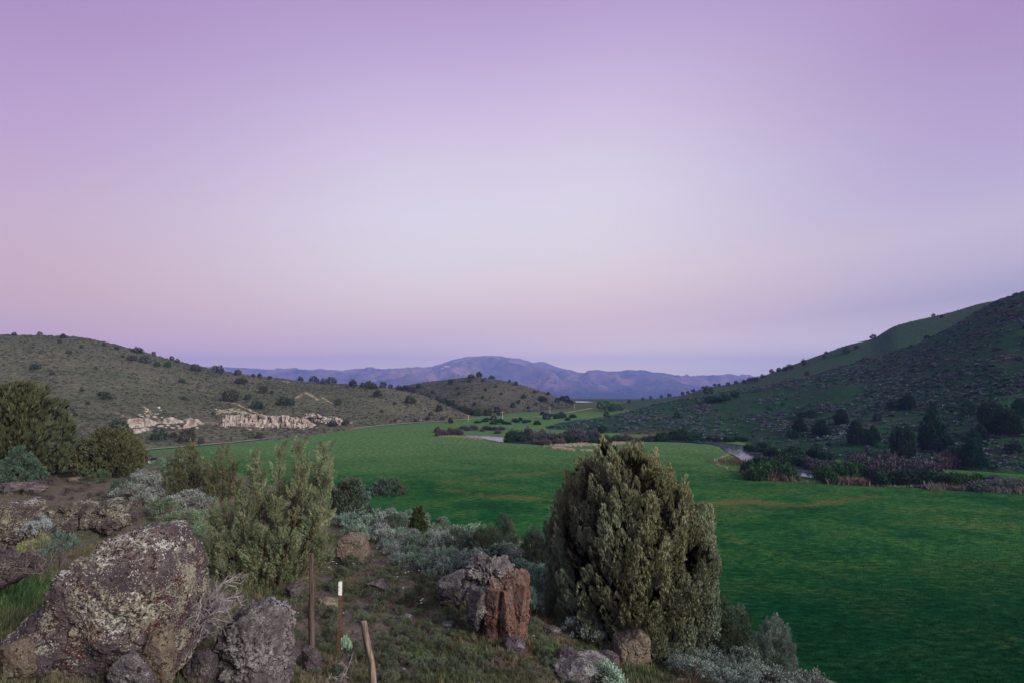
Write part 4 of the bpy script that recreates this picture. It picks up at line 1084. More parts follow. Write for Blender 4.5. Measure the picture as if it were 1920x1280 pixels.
# dark talus on the right hillside
tg = [Geo().add(*rock_geo(rand_planes(np.random.RandomState(950 + k)), 3, .12, 2.5, k)).build('rock', MAT['talus'], link=False).data for k in range(3)]
pts = [(rl.uniform(1850, 1925), rl.uniform(895, 915)) for _ in range(26)] + [(rl.uniform(1860 + 0, 1925), rl.uniform(555, 600)) for _ in range(26)] + [(1830 + rl.normal() * 28 + k * 2, 690 + rl.normal() * 45 - k * 1.0) for k in range(40)] + \
      [(1900 + rl.normal() * 20, 735 + rl.normal() * 22) for k in range(20)]
B = RIGHT.hit([p[0] for p in pts], [p[1] for p in pts], 80, 420)
for k, b in enumerate(B):
    o = bpy.data.objects.new('rock', tg[k % 3]); COL.objects.link(o); s = rl.uniform(.5, 1.2)
    o.location = b + [0, 0, s * .1]; o.scale = (s * rl.uniform(.8, 1.6), s, s * rl.uniform(.5, .9)); o.rotation_euler = (0, 0, rl.uniform(0, 6.28))
    lab = 'dark boulder in the bank above the river at the right edge' if k < 26 else 'dark boulder of the rocky crest at the upper right' if k < 52 else 'dark boulder of the talus streak on the right hillside'
    tag(o, lab, 'rock', 'boulders in the river bank' if k < 26 else 'boulders of the rocky crest' if k < 52 else 'boulders of the talus streak')

# ------------------------------------------------------------------ fence posts and dead wood
def rough_post(g, pts, rad, seed, sides=14, flat=1.0, nseg=40):
    pts = np.asarray(pts, float); t = np.linspace(0, 1, len(pts)); s = np.linspace(0, 1, nseg)
    c = np.stack([pchip(t, pts[:, k], s) for k in range(3)], 1); r = np.interp(s, t, rad)
    V, Fs = tube(c, r, sides); cc = np.repeat(c, sides, 0); off = V - cc
    off[:, 1] *= flat
    th = np.tile(np.arange(sides) * 2 * math.pi / sides, nseg); zz = np.repeat(s, sides)
    groove = 1 + .22 * fbm(np.stack([np.cos(th) * 1.7, np.sin(th) * 1.7, zz * 2.2 + seed], -1), 4, seed) - .28 * (np.abs(np.sin(th * 1.5 + seed + zz * .6)) < .17)
    V = cc + off * groove[:, None]
    g.add(V, Fs)
    top = V[-sides:]; k = g.n; g.add(np.vstack([top, top.mean(0) + [0, 0, r[-1] * .25]]), [[i, (i + 1) % sides, sides] for i in range(sides)])

b = NEAR.hit(584, 1224)[0]; sc = b[1] / F
g = Geo(); rough_post(g, [(0, 0, -.2), (.0, 0, .6), (.008, 0, 1.0), (.0, .0, 186 * sc)], [.05, .047, .042, .034], 1)
o = g.build('wooden_post', MAT['post_dark'], smooth=True); o.location = b
tag(o, 'dark weathered wooden fence post, tallest and leftmost of the three posts', 'fence post', 'old fence posts')

def t_post():
    b = NEAR.hit(634, 1274)[0]; sc = b[1] / F; Hh = 184 * sc; tx = 4 * sc
    t = empty('steel_post', b, 'rusty steel fence post with white painted tip', 'fence post', 'old fence posts')
    t.rotation_euler = (0, math.atan2(4 * sc, Hh), .35)
    prof = [(-.024, -.004), (.024, -.004), (.024, .003), (.004, .003), (.004, .036), (-.004, .036), (-.004, .003), (-.024, .003)]
    def ext(z0, z1, grow=0.0):
        n = 14; V = []
        for z in np.linspace(z0, z1, n):
            for x, y in prof: V.append((x + math.copysign(grow, x), y + math.copysign(grow, y), z))
        k = len(prof); V = np.array(V)
        Fs = [[i * k + j, i * k + (j + 1) % k, (i + 1) * k + (j + 1) % k, (i + 1) * k + j] for i in range(n - 1) for j in range(k)]
        gg = Geo(); gg.add(V, Fs); gg.add(V[-k:], [[0, 1, 2, 3], [3, 4, 5, 6]][:1]); gg.add(V[-k:], [[3, 4, 5, 6]]); gg.add(V[-k:], [[0, 1, 2, 7]])
        return gg
    mr = M('rusty_steel'); co = mr.obj(); z = mr.sep(co, 2)
    rust = mr.mix(mr.step(mr.noise(co, 25, 5, .7), .35, .65), (.050, .028, .020), (.105, .056, .036))
    gz = mr.step(mr.mth('ADD', z, mr.mth('MULTIPLY', mr.noise(co, 9, 4), .5)), .5, .75)
    rust = mr.mix(gz, (.035, .06, .042), rust)
    rm = mr.fin(rust, .8, .3, mr.bump(mr.noise(co, 60, 3), .4, .003))
    ext(-.3, Hh - 26 * sc).build('shaft', rm, t)
    mw = M('chipped_white_paint'); co = mw.obj()
    wm = mw.fin(mw.mix(mw.step(mw.noise(co, 30, 5, .7), .60, .66), (.56, .56, .57), (.10, .08, .07)), .5, .4)
    ext(Hh - 26 * sc, Hh, .0015).build('painted_tip', wm, t)
    for z in np.arange(.15, Hh - .25, .055):
        q = Geo(); q.add(*tube([(0, -.004, z), (0, -.014, z + .004)], [.006, .005], 6)); q.build('stud', rm, t)
t_post()

b = NEAR.hit(697, 1288)[0]; sc = b[1] / F
g = Geo(); rough_post(g, [(4 * sc, 0, -.2), (3 * sc, 0, .1), (0, 0, 45 * sc), (-8 * sc, .0, 80 * sc), (-13 * sc, 0, 105 * sc), (-15 * sc, 0, 124 * sc)], [.052, .05, .048, .05, .046, .04], 5)
o = g.build('wooden_post', MAT['post_grey'], smooth=True); o.location = b
tag(o, 'short bent grey wooden post, rightmost of the three posts', 'fence post', 'old fence posts')

def snag(name, loc, label, n, L, spreadv, up, r0, mat, seed, levels=2, rz=0, cat='dead branch', lean=(0, 0)):
    """Dead wood: crooked limbs that fork into twigs."""
    rng = np.random.RandomState(seed); g = Geo()
    def limb(p, dr, ln, r, lv):
        k = 7; pts = [p]; dd = dr / np.linalg.norm(dr)
        for q in range(k - 1):
            dd = dd + rng.normal(size=3) * .22; dd /= np.linalg.norm(dd); pts.append(pts[-1] + dd * ln / (k - 1))
        g.add(*tube(pts, np.linspace(r, r * .25, k), 5))
        if lv > 0:
            for q in range(rng.randint(3, 6)):
                i = rng.randint(1, k - 1); nd = dd + rng.normal(size=3) * .7 + [0, 0, .15]
                limb(pts[i], nd, ln * rng.uniform(.35, .65), r * .5, lv - 1)
    for k in range(n):
        a = rng.uniform(0, 6.28)
        limb(np.array([rng.normal() * .03, rng.normal() * .03, 0]), np.array([math.cos(a) * spreadv + lean[0], math.sin(a) * spreadv + lean[1], up * rng.uniform(.5, 1.2)]), L * rng.uniform(.6, 1.1), r0, levels)
    o = g.build(name, MAT[mat], smooth=True); o.location = loc; o.rotation_euler = (0, 0, rz)
    return tag(o, label, cat)
snag('dead_sagebrush', P(372, 1150, 5.6), 'tangled grey dead sagebrush beside the largest boulder', 24, .5, .7, .6, .018, 'deadwood', 3, 3, lean=(.8, -.4), cat='dead bush')
b = NEAR.hit(636, 1278, 4)[0]
snag('dead_branch', b + [0, -.1, .02], 'pale forked dead branch at the foot of the rusty steel post', 5, .42, .8, .7, .014, 'deadwood', 8, 2)
b = NEAR.hit(1022, 1150)[0]
snag('dead_branch', b, 'bleached dead branch lying left of the big juniper', 4, .8, .9, .55, .022, 'deadwood', 12, 2)
b = NEAR.hit(1115, 1208)[0]
snag('dead_branch', b, 'small dead twig bundle in front of the silver sagebrush', 4, .4, .9, .5, .012, 'deadwood', 14, 2)
b = NEAR.hit(1230, 1230)[0]
snag('dead_branch', b, 'broken grey stump sticks right of the angular purple topped rock', 4, .5, .4, .9, .02, 'deadwood', 16, 2)

# ------------------------------------------------------------------ sagebrush
SAGE = []
for k in range(6):
    rng = np.random.RandomState(400 + k)
    g, w, V, Fs, gn = sage_geo(rng, 78 + 8 * (k % 3), 22, 1.0, .72 + .08 * (k % 2))
    g.add(V, Fs, gn[:, None] * np.ones(3))
    SAGE.append((g.build('foliage', MAT['sage'], link=False).data, w.build('stems', MAT['stem'], link=False).data))
ST = [(.165, .24, .21), (.185, .23, .225), (.14, .205, .165), (.20, .24, .235), (.17, .195, .195)]
def sage(loc, H, W, label, group, tint=None, rng=random):
    kind = 'scrub_bush' if 'scrub' in label else 'sagebrush'
    o = empty(kind, loc, label, kind.replace('_', ' '), group, rng.uniform(0, 6.28)); o.scale = (W, W, H)
    me = rng.choice(SAGE); t = tint or rng.choice(ST); gsc = rng.uniform(.8, 1.15)
    for nm, d in (('foliage', me[0]), ('stems', me[1])):
        c = bpy.data.objects.new(nm, d); COL.objects.link(c); c.parent = o
        if nm == 'foliage': c.color = tuple(x * gsc for x in t) + (1,)
    return o

def in_poly(x, y, poly):
    r = False; n = len(poly)
    for i in range(n):
        (x0, y0), (x1, y1) = poly[i], poly[(i + 1) % n]
        if (y0 > y) != (y1 > y) and x < (x1 - x0) * (y - y0) / (y1 - y0) + x0: r = not r
    return r
def sage_zone(poly, n, hpx, label, group, seed, tint=None, gap=.42):
    rr = random.Random(seed); xs = [p[0] for p in poly]; ys = [p[1] for p in poly]; done = []; tries = 0
    while len(done) < n and tries < n * 30:
        tries += 1; x, y = rr.uniform(min(xs), max(xs)), rr.uniform(min(ys), max(ys))
        if not in_poly(x, y, poly): continue
        h = rr.uniform(*hpx)
        if any(math.hypot((x - a) / 1.0, (y - b) * 2.2) < gap * (h + c) for a, b, c in done): continue
        done.append((x, y, h))
    B = NEAR.hit([q[0] for q in done], [q[1] for q in done])
    for (x, y, h), b in zip(done, B):
        Hh = h * b[1] / F; sage(b - [0, 0, .03], Hh, Hh * rr.uniform(.85, 1.25), label, group, tint, rr)
sage_zone([(640, 985), (690, 968), (760, 972), (850, 1000), (960, 1028), (1012, 1072), (1000, 1120), (965, 1062), (900, 1058), (868, 1084), (790, 1088), (740, 1060), (695, 1030), (650, 1010)], 105, (22, 42),
          'grey sagebrush in the dense band between feathery juniper and red columns', 'sagebrush band below the meadow rim', 1)
sage_zone([(985, 1085), (1022, 1090), (1030, 1150), (990, 1150)], 7, (34, 52), 'pale green sagebrush between red columns and big juniper', 'sagebrush between red columns and big juniper', 2, (0.170, 0.258, 0.207))
sage_zone([(1225, 1215), (1330, 1222), (1440, 1268), (1400, 1300), (1280, 1275)], 30, (28, 48), 'silver sagebrush on the rim right below the big juniper', 'silver sagebrush on the lower right rim', 3, (0.170, 0.215, 0.204))
sage_zone([(1400, 1285), (1530, 1300), (1560, 1340), (1400, 1330)], 12, (34, 50), 'silver sagebrush cut by the bottom edge at the right rim', 'silver sagebrush at the bottom edge', 4, (0.166, 0.205, 0.194))
sage_zone([(250, 895), (330, 905), (385, 935), (380, 985), (300, 965), (240, 935)], 26, (20, 36), 'lilac grey sagebrush on the flat behind the twin boulders', 'sagebrush on the flat behind the boulders', 5, (0.183, 0.202, 0.194))
sage_zone([(270, 965), (380, 985), (380, 1050), (340, 1000)], 9, (28, 44), 'green grey sagebrush beside the largest boulder top', 'sagebrush beside the largest boulder', 6, (0.122, 0.174, 0.107))
sage_zone([(300, 872), (400, 880), (390, 905), (300, 892)], 14, (14, 22), 'small blue green brush along the far rim of the flat', 'brush along the far rim of the flat', 7, (0.104, 0.174, 0.119))
for (x, y, h, w, lab, tn, dd) in [
        (70, 1010, 50, 58, 'smoke grey sagebrush between the left edge boulder and twin boulders', (0.199, 0.221, 0.242), 7.6), (112, 1052, 60, 66, 'pale blue green sagebrush against the left flank of the largest boulder', (0.109, 0.153, 0.128), 6.3),
        (70, 1050, 56, 64, 'yellow green sagebrush in front of the left edge boulder', (0.176, 0.195, 0.085), 6.6), (1092, 1198, 46, 78, 'wide silver sagebrush just left of the big juniper trunk', (0.234, 0.288, 0.284), None),
        (1140, 1296, 60, 84, 'pale green sagebrush cut by the bottom edge below purple rocks', (0.234, 0.329, 0.254), None), (646, 1222, 34, 26, 'little mint green sagebrush behind the rusty steel post', (0.234, 0.348, 0.266), 8.3),
        (835, 1074, 46, 66, 'roundest grey sagebrush above the grass left of cap rock', (0.194, 0.254, 0.218), None), (664, 1062, 26, 26, 'lone mint grey sagebrush in grass below the blocky brown rock', (0.199, 0.288, 0.242), None),
        (990, 1150, 60, 50, 'blue grey sagebrush touching the right side of the red columns', (0.140, 0.221, 0.181), None), (1262, 1245, 46, 40, 'upright blue green sagebrush right of the angular rock', (0.140, 0.221, 0.181), None)]:
    b = NEAR.hit(x, y)[0] if dd is None else P(x, y, dd); sc = b[1] / F
    sage(b - [0, 0, .03], h * sc, w * sc * .62, lab, None, tn)
sage_zone([(640, 1050), (760, 1080), (860, 1100), (850, 1170), (880, 1230), (1000, 1235), (1010, 1280), (720, 1285), (700, 1180), (600, 1120)], 96, (11, 26), 'ankle high brown olive scrub on the dirt slope between posts and red columns', 'low scrub on the dirt slope', 8, (.082, .100, .066), .48)
sage_zone([(1000, 1165), (1150, 1195), (1240, 1225), (1270, 1285), (1010, 1285)], 34, (11, 25), 'ankle high green grey scrub in front of the big juniper', 'low scrub before the big juniper', 9, (.095, .125, .085), .6)
sage_zone([(30, 900), (250, 905), (330, 945), (330, 985), (240, 960), (60, 935)], 36, (8, 18), 'ankle high purple brown scrub on the flat behind the twin boulders', 'low scrub on the flat', 10, (.085, .078, .072), .6)
sage_zone([(520, 1110), (600, 1130), (700, 1240), (620, 1290), (530, 1280), (500, 1150)], 30, (13, 28), 'ankle high dark scrub around the foot of the fence posts', 'low scrub round the fence posts', 11, (.075, .088, .062), .5)
# lower thorny twigs left of the largest boulder
snag('dead_sagebrush', P(75, 1075, 6.0), 'bare thorny brush in the shade left of the largest boulder', 9, .4, .8, .7, .01, 'stem', 23, 3, cat='dead bush')

# sagebrush over the hills
def low_sage(rng, n=22):
    th = rng.uniform(0, 6.28, n); ph = np.arccos(1 - rng.uniform(0, 1, n))
    c = np.stack([np.sin(ph) * np.cos(th) * .5, np.sin(ph) * np.sin(th) * .5, np.cos(ph) * .45], 1)
    return leaf_set(c * .7, c * 1.2 + [0, 0, .35] + rng.normal(size=(n, 3)) * .2, rng.uniform(.4, .7, n), .34, rng)
LOWS = [low_sage(np.random.RandomState(500 + k)) for k in range(5)]
LOWSM = []
for V, Fs, gn in LOWS: LOWSM.append(Geo().add(V, Fs, gn[:, None] * np.ones(3)).build('sagebrush', MAT['sage'], link=False).data)

def hill_points(lay, px0, px1, n, rng, mask):
    px = rng.uniform(px0, px1, n * 4); u = U(px); D, Z = lay.rail(u); top = 3 if len(D) > 5 else 2
    if len(D) == 5: top = 2
    d0, d1 = D[0] - 2, D[top]
    d = np.sqrt(rng.uniform(0, 1, len(px)) * (d1**2 - d0**2) + d0**2)
    keep = rng.uniform(0, 1, len(px)) < ((d1**2 - d0**2) / (d1**2 - d0**2).max())
    x, y = u * d, d; z = lay.z(u, d)
    keep &= rng.uniform(0, 1, len(px)) < mask(x, y, px, HY - z / d * F)
    i = np.where(keep)[0][:n]
    return np.stack([x, y, z], 1)[i]
def shrub_mass(name, lay, px0, px1, n, size, tints, mask, label, seed, singles=0, sg=None, sl=None):
    rng = np.random.RandomState(seed); pts = hill_points(lay, px0, px1, n, rng, mask)
    pts = pts[pts[:, 2] > ZM + .1]
    s = rng.uniform(size[0], size[1], len(pts)); tn = np.array(tints)[rng.randint(0, len(tints), len(pts))] * rng.uniform(.75, 1.2, (len(pts), 1))
    pxs = pts[:, 0] / pts[:, 1] * F + 960
    vis = (pxs > -5) & (pxs < 1925)
    order = np.argsort(-(s / pts[:, 1]) * vis)
    one = order[:singles]; rest = order[singles:]
    for i in one:
        o = bpy.data.objects.new('sagebrush', LOWSM[rng.randint(5)]); COL.objects.link(o)
        o.location = pts[i]; o.scale = (s[i], s[i], s[i] * .75); o.color = tuple(tn[i]) + (1,); o.rotation_euler = (0, 0, rng.uniform(0, 6.28))
        tag(o, sl, 'sagebrush', sg)
    g = Geo(); up = np.repeat([[0.0, 0, 1]], len(rest), 0)
    spread(g, LOWS, pts[rest], np.stack([s[rest], s[rest], s[rest] * .75], 1), up, tn[rest], rng)
    o = g.build(name, MAT['sage']); tag(o, label, 'sagebrush', kind='stuff')
LT = [(.085, .11, .15), (.105, .125, .165), (.07, .105, .115), (.125, .14, .175), (.016, .055, .032)]
def rmask(x, y, px, py):
    c = .5 + .9 * fbm2(x, y, 14, 4, 91)
    green = np.exp(-((py - 735 - (1600 - px) * .12) / 22) ** 2) * (px > 1330) * (px < 1620) * .55
    return np.clip(c - green, .04, 1)
shrub_mass('sagebrush_cover', RIGHT, 940, 2300, 8000, (.6, 1.3), LT, rmask, 'grey lilac sagebrush covering the right hillside', 61, 90, 'sagebrush low on the right hillside', 'grey sagebrush clump low on the right hillside above the river')
def lmask(x, y, px, py): return np.clip(.45 + .8 * fbm2(x, y, 18, 4, 92), .05, 1)
shrub_mass('sagebrush_cover', LEFT, -500, 930, 11000, (.35, .95), [(.075, .076, .074), (.062, .07, .046), (.09, .088, .088), (.058, .06, .046)], lmask, 'dull grey green sagebrush covering the left hill', 62)
shrub_mass('sagebrush_cover', MID, 560, 1180, 3000, (.6, 1.3), [(.072, .074, .068), (.06, .066, .046), (.085, .082, .08)], lmask, 'dull sagebrush covering the middle hill', 63)
shrub_mass('sagebrush_cover', BACK, 1090, 2300, 1100, (.5, 1.0), [(.07, .08, .06), (.08, .085, .08)], lambda x, y, px, py: np.clip(.2 + .8 * fbm2(x, y, 25, 3, 93), .02, 1), 'sparse brush on the grassy far hill', 64)

# far woods on the basin floor below the mountain
rng = np.random.RandomState(71); n = 3600
px = rng.uniform(500, 1500, n); d = np.sqrt(rng.uniform((1350 * MK)**2, (2150 * MK)**2, n)); x = U(px) * d
k = .5 + fbm2(x, d, 300, 3, 94) > .35; px, d, x = px[k], d[k], x[k]
z = MOUNT.z(U(px), d)
g = Geo(); s = rng.uniform(7, 13, len(d)); TT = [juniper_tuft(np.random.RandomState(80 + q), 5, 2, .45, .6, .5) for q in range(3)]
spread(g, TT, np.stack([x, d, z], 1), np.stack([s * 1.3, s * 1.3, s], 1), np.repeat([[0.0, 0, 1]], len(d), 0), np.array([(.03, .042, .03)]) * rng.uniform(.7, 1.3, (len(d), 1)), rng)
tag(g.build('woods', MAT['juniper']), 'dark far off woods on the basin floor below the mountain', 'woods', kind='stuff')

# ------------------------------------------------------------------ willows and brush along the river
def willow_mesh(k):
    rng = np.random.RandomState(600 + k); n = 320
    th = rng.uniform(0, 6.28, n); ph = np.arccos(1 - rng.uniform(0, 1, n)); lump = 1 + .3 * fbm(np.stack([np.cos(th) * 2, np.sin(th) * 2, np.cos(ph) * 2 + k], -1), 3, k)
    c = np.stack([np.sin(ph) * np.cos(th) * .5, np.sin(ph) * np.sin(th) * .5, np.cos(ph) * .75], 1) * (lump * rng.uniform(.55, 1.0, n))[:, None]
    base = np.repeat(c, 6, 0) + rng.normal(size=(n * 6, 3)) * [.05, .05, .07]
    dd = np.repeat(c * [.6, .6, 0], 6, 0) + [0, 0, .8] + rng.normal(size=(n * 6, 3)) * .3
    V, Fs, gn = leaf_set(base, dd, rng.uniform(.08, .19, n * 6), .045, rng)
    V[:, 2] = np.maximum(V[:, 2], -.02)
    g = Geo().add(V, Fs, (gn * np.repeat(np.repeat(rng.uniform(.75, 1.25, n), 6), 4))[:, None] * np.ones(3))
    w = Geo()
    for q in range(26):
        e = c[rng.randint(n)]; w.add(*tube([[e[0] * .15, e[1] * .15, -.05], e * [.7, .7, .6], e * 1.02], [.012, .008, .003], 3))
    return g.build('foliage', MAT['willow'], link=False).data, w.build('stems', MAT['stem'], link=False).data
WIL = [willow_mesh(k) for k in range(5)]
WG, WD, WP, WR, WS = (.022, .062, .022), (.014, .042, .022), (.058, .058, .072), (.078, .066, .072), (.08, .10, .085)
def willow(px, py, hp, wp, tint, label, group, rr, lay=None):
    b = mead(px, py); b[2] = max(ZM, float(RIGHT.on(b[0], b[1])) if 930 < px < 2600 and b[1] > float(RIGHT.rail(np.array([U(px)]))[0][0][0]) else ZM)
    sc = b[1] / F
    o = empty('willow', b, label, 'willow', group, rr.uniform(0, 6.28)); o.scale = (wp * sc, wp * sc, hp * sc * 1.2)
    me = rr.choice(WIL); k = rr.uniform(.8, 1.2)
    for nm, d in (('foliage', me[0]), ('stems', me[1])):
        c = bpy.data.objects.new(nm, d); COL.objects.link(c); c.parent = o
        if nm == 'foliage': c.color = tuple(x * k for x in tint) + (1,)
rr = random.Random(4)
clusters = [  # px0, px1, py0, py1, n, h, w, tint, label, group
    (1400, 1482, 885, 898, 8, (28, 40), (26, 40), WG, 'green willow in the island clump left of the small river gap', 'green willows left of the small river gap'),
    (1420, 1500, 868, 880, 7, (22, 32), (24, 34), WD, 'dark green willow behind the island clump', 'dark willows behind the island clump'),
    (1395, 1450, 838, 850, 6, (14, 20), (16, 24), WD, 'dark green willow at the river bend', 'willows at the river bend'),
    (1445, 1560, 852, 868, 10, (16, 26), (20, 30), WD, 'dark willow on the far bank behind the green willows', 'dark willows on the far bank'),
    (1542, 1612, 893, 907, 10, (30, 42), (28, 42), WG, 'green willow right of the small river gap', 'green willows right of the small river gap'),
    (1500, 1580, 872, 884, 6, (18, 26), (20, 30), WP, 'bare purple willow behind the river gap', 'bare purple willows behind the river gap'),
    (1600, 1740, 880, 900, 16, (28, 46), (30, 46), WP, 'tall bare purple grey willow in the thicket on the far bank', 'bare purple willows of the far bank thicket'),
    (1640, 1760, 900, 910, 9, (28, 36), (30, 40), WD, 'dark green willow in the thicket beside the meadow edge', 'dark willows of the thicket'),
    (1690, 1790, 875, 890, 8, (22, 34), (26, 36), WR, 'reddish bare willow on top of the far bank', 'reddish bare willows on the far bank'),
    (1735, 1830, 906, 916, 11, (24, 34), (26, 36), WG, 'bright green willow in the row at the right meadow edge', 'bright green willows at the right meadow edge'),
    (1830, 1940, 912, 920, 12, (16, 24), (22, 30), WS, 'pale grey green brush at the right meadow edge', 'pale brush at the right meadow edge'),
    (948, 985, 823, 829, 5, (16, 24), (18, 28), WD, 'round dark willow at the left end of the river thicket', 'round dark willows of the river thicket'),
    (985, 1120, 820, 828, 14, (14, 22), (18, 28), (.070, .072, .078), 'grey purple willow in the middle of the river thicket', 'grey purple willows of the river thicket'),
    (1040, 1150, 826, 832, 8, (10, 14), (16, 22), WD, 'low dark green willow along the front of the river thicket', 'low willows along the thicket front'),
    (1000, 1060, 829, 834, 5, (8, 12), (14, 20), WR, 'reddish low brush on the near river bank', 'reddish brush on the near river bank'),
    (1232, 1310, 820, 827, 9, (12, 20), (18, 28), WD, 'dark willow on the bank behind the top of the big juniper', 'dark willows behind the big juniper'),
    (1120, 1236, 824, 829, 10, (8, 13), (16, 24), (.060, .066, .060), 'grey green willow at the right end of the river thicket', 'willows at the right end of the river thicket'),
    (1105, 1140, 806, 812, 3, (9, 13), (14, 18), WD, 'green willow on the slope above the river thicket', 'willows above the river thicket'),
    (1310, 1400, 824, 829, 8, (6, 11), (10, 18), WD, 'small dark brush along the narrow river', 'small brush along the narrow river'),
    (815, 865, 808, 817, 8, (7, 12), (12, 20), WR, 'purple red brush at the far end of the river', 'purple brush at the far end of the river'),
    (865, 945, 800, 812, 10, (5, 9), (10, 18), WP, 'low purple brush across the river from the meadow', 'low purple brush across the river'),
    (890, 1010, 786, 797, 12, (4, 8), (8, 16), WD, 'dark low brush in the far pasture', 'dark brush in the far pasture'),
    (1010, 1080, 776, 790, 8, (4, 8), (8, 16), WD, 'low brush below the right hillside tip', 'low brush below the right hillside tip'),
]
for (x0, x1, y0, y1, n, hh, ww, tn, lab, grp) in clusters:
    for k in range(n):
        willow(x0 + (x1 - x0) * (k + rr.uniform(.1, .9)) / n, rr.uniform(y0, y1), rr.uniform(*hh) * (.8 if x0 > 1380 else 1), rr.uniform(*ww), tn, lab, grp, rr)

# ------------------------------------------------------------------ grasses
def blade_tuft(rng, n, L=(.6, 1.2), W=.05, lean=.45):
    V, Fs, C = [], [], []
    for k in range(n):
        a = rng.uniform(0, 6.28); r = rng.uniform(0, .22); b = np.array([math.cos(a) * r, math.sin(a) * r, -.05]); h = rng.uniform(*L)
        dr = np.array([math.cos(a), math.sin(a), 0]) * lean * rng.uniform(.2, 1.2); sd = np.array([-math.sin(a + rng.uniform(-1, 1)), math.cos(a), 0]) * W * .5
        m1 = b + np.array([0, 0, h * .55]) + dr * h * .3; t = b + np.array([0, 0, h * .92]) + dr * h
        i = len(V); V += [b - sd, b + sd, m1 - sd * .8, m1 + sd * .8, t]; Fs += [[i, i + 1, i + 3], [i, i + 3, i + 2], [i + 2, i + 3, i + 4]]
        C += [rng.uniform(.75, 1.25)] * 5
    return np.array(V), np.array(Fs), np.array(C)
rg = np.random.RandomState(77)
GT = [blade_tuft(rg, 13) for _ in range(6)]
GT_S = [blade_tuft(rg, 7, (.5, 1.1), .06, .6) for _ in range(5)]
n = 95000
px = rg.uniform(-250, 1750, n); d = 3.2 * (26 / 3.2) ** rg.uniform(0, 1, n); uu = U(px); z = NEAR.z(uu, d); x = uu * d
pyy = HY - z / d * F
dens = np.clip(.68 + .9 * fbm2(x, d, 1.3, 4, 95) - blobs(px, pyy, soil_near) * .42, .08, 1)
k = rg.uniform(0, 1, n) < dens
px, d, x, z, pyy = px[k], d[k], x[k], z[k], pyy[k]
lush = np.clip(blobs(px, pyy, [(30, 1110, 90, 60, 1), (1035, 1225, 26, 18, .7), (1200, 1268, 50, 22, .8), (870, 1120, 18, 30, .6), (780, 1230, 30, 20, .15), (900, 1230, 60, 25, .15)]) + .22 * fbm2(x, d, 2.5, 3, 96), 0, 1)[:, None]
dry = np.clip(.5 + 1.0 * fbm2(x, d, .9, 3, 97), 0, 1)[:, None]
tn = (np.array([[.062, .082, .042]]) * (1 - dry) + np.array([[.135, .105, .078]]) * dry) * (1 - lush) + np.array([[.048, .108, .042]]) * lush
tn = tn * rg.uniform(.75, 1.25, (len(d), 1)); s = rg.uniform(.05, .13, len(d)) * (1 + lush[:, 0] * 1.3) * (1 + .9 * np.clip(fbm2(x, d, 1.1, 3, 101), 0, 1)); tn[rg.uniform(0, 1, len(d)) < .12] *= np.array([1.5, 1.25, 1.2])
g = Geo(); spread(g, GT, np.stack([x, d, z], 1), np.stack([s, s, s], 1), np.repeat([[0.0, 0, 1]], len(d), 0) + rg.normal(size=(len(d), 3)) * .15, tn, rg)
tag(g.build('grass', MAT['grass']), 'tufts of olive and green grass over the near slope', 'grass', kind='stuff')

# meadow grass: leaning tufts on the valley floor
n = 110000
px = rg.uniform(560, 2000, n); d = np.sqrt(rg.uniform(30**2, 165**2, n)); d = np.where(rg.uniform(0, 1, n) < .5, 30 * (110 / 30) ** rg.uniform(0, 1, n), d)
uu = U(px); x = uu * d; z = MEAD.z(uu, d); pyy = HY - z / d * F
RX = np.array([mead(*p)[:2] for p in river_pts]); rd = seg_dist(x, d, RX); beyond = np.interp(px, [p[0] for p in river_pts[::-1]], [mead(*p)[1] for p in river_pts[::-1]])
NZ = NEAR.z(uu, np.minimum(d, 120)); k = (rd > 6) & (d < beyond - 5) & (NZ < z)
px, d, x, z, pyy = px[k], d[k], x[k], z[k], pyy[k]
dr = np.clip(mead_dry(px, pyy, None) * .6 + .35 * fbm2(x, d, 9, 4, 98), 0, 1)[:, None]
tn = np.array([[.008, .082, .034]]) * (1 - dr) + np.array([[.060, .112, .044]]) * dr
dk = np.clip(.5 + .9 * fbm2(x, d * 1.8, 7, 4, 99), 0, 1)[:, None]; tn = tn * (.65 + .8 * dk) * rg.uniform(.85, 1.2, (len(d), 1))
s = rg.uniform(.12, .26, len(d)); tn = tn * (1 - .58 * np.clip((70 - d) / 34, 0, 1))[:, None] * np.array([1, 1, 1.05])  # near tufts darkened likewise: vignette put into the blade tint
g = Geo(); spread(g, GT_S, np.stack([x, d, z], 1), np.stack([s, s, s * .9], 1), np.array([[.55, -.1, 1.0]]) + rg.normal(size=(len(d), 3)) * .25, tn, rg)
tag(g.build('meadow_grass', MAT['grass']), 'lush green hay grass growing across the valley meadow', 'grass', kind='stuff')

# dry reeds along the water and the meadow rim
def reeds(pts, n, wid, hgt, tint, label, seed):
    r2 = np.random.RandomState(seed); P0 = np.array([mead(*p)[:2] for p in pts]); L = np.concatenate([[0], np.cumsum(np.hypot(*np.diff(P0, axis=0).T))])
    s = r2.uniform(0, L[-1], n); off = r2.normal(size=(n, 2)) * wid
    x = np.interp(s, L, P0[:, 0]) + off[:, 0]; y = np.interp(s, L, P0[:, 1]) + off[:, 1]
    k = fbm2(x, y, 4, 3, seed) > -.25; x, y = x[k], y[k]
    h = r2.uniform(*hgt, len(x)); tn = np.array([tint]) * r2.uniform(.7, 1.2, (len(x), 1))
    g = Geo(); spread(g, GT_S, np.stack([x, y, MEAD.on(x, y)], 1), np.stack([h * .9, h * .9, h], 1), np.repeat([[0.0, 0, 1]], len(x), 0) + r2.normal(size=(len(x), 3)) * .2, tn, r2)
    tag(g.build('reeds', MAT['grass']), label, 'reeds', kind='stuff')
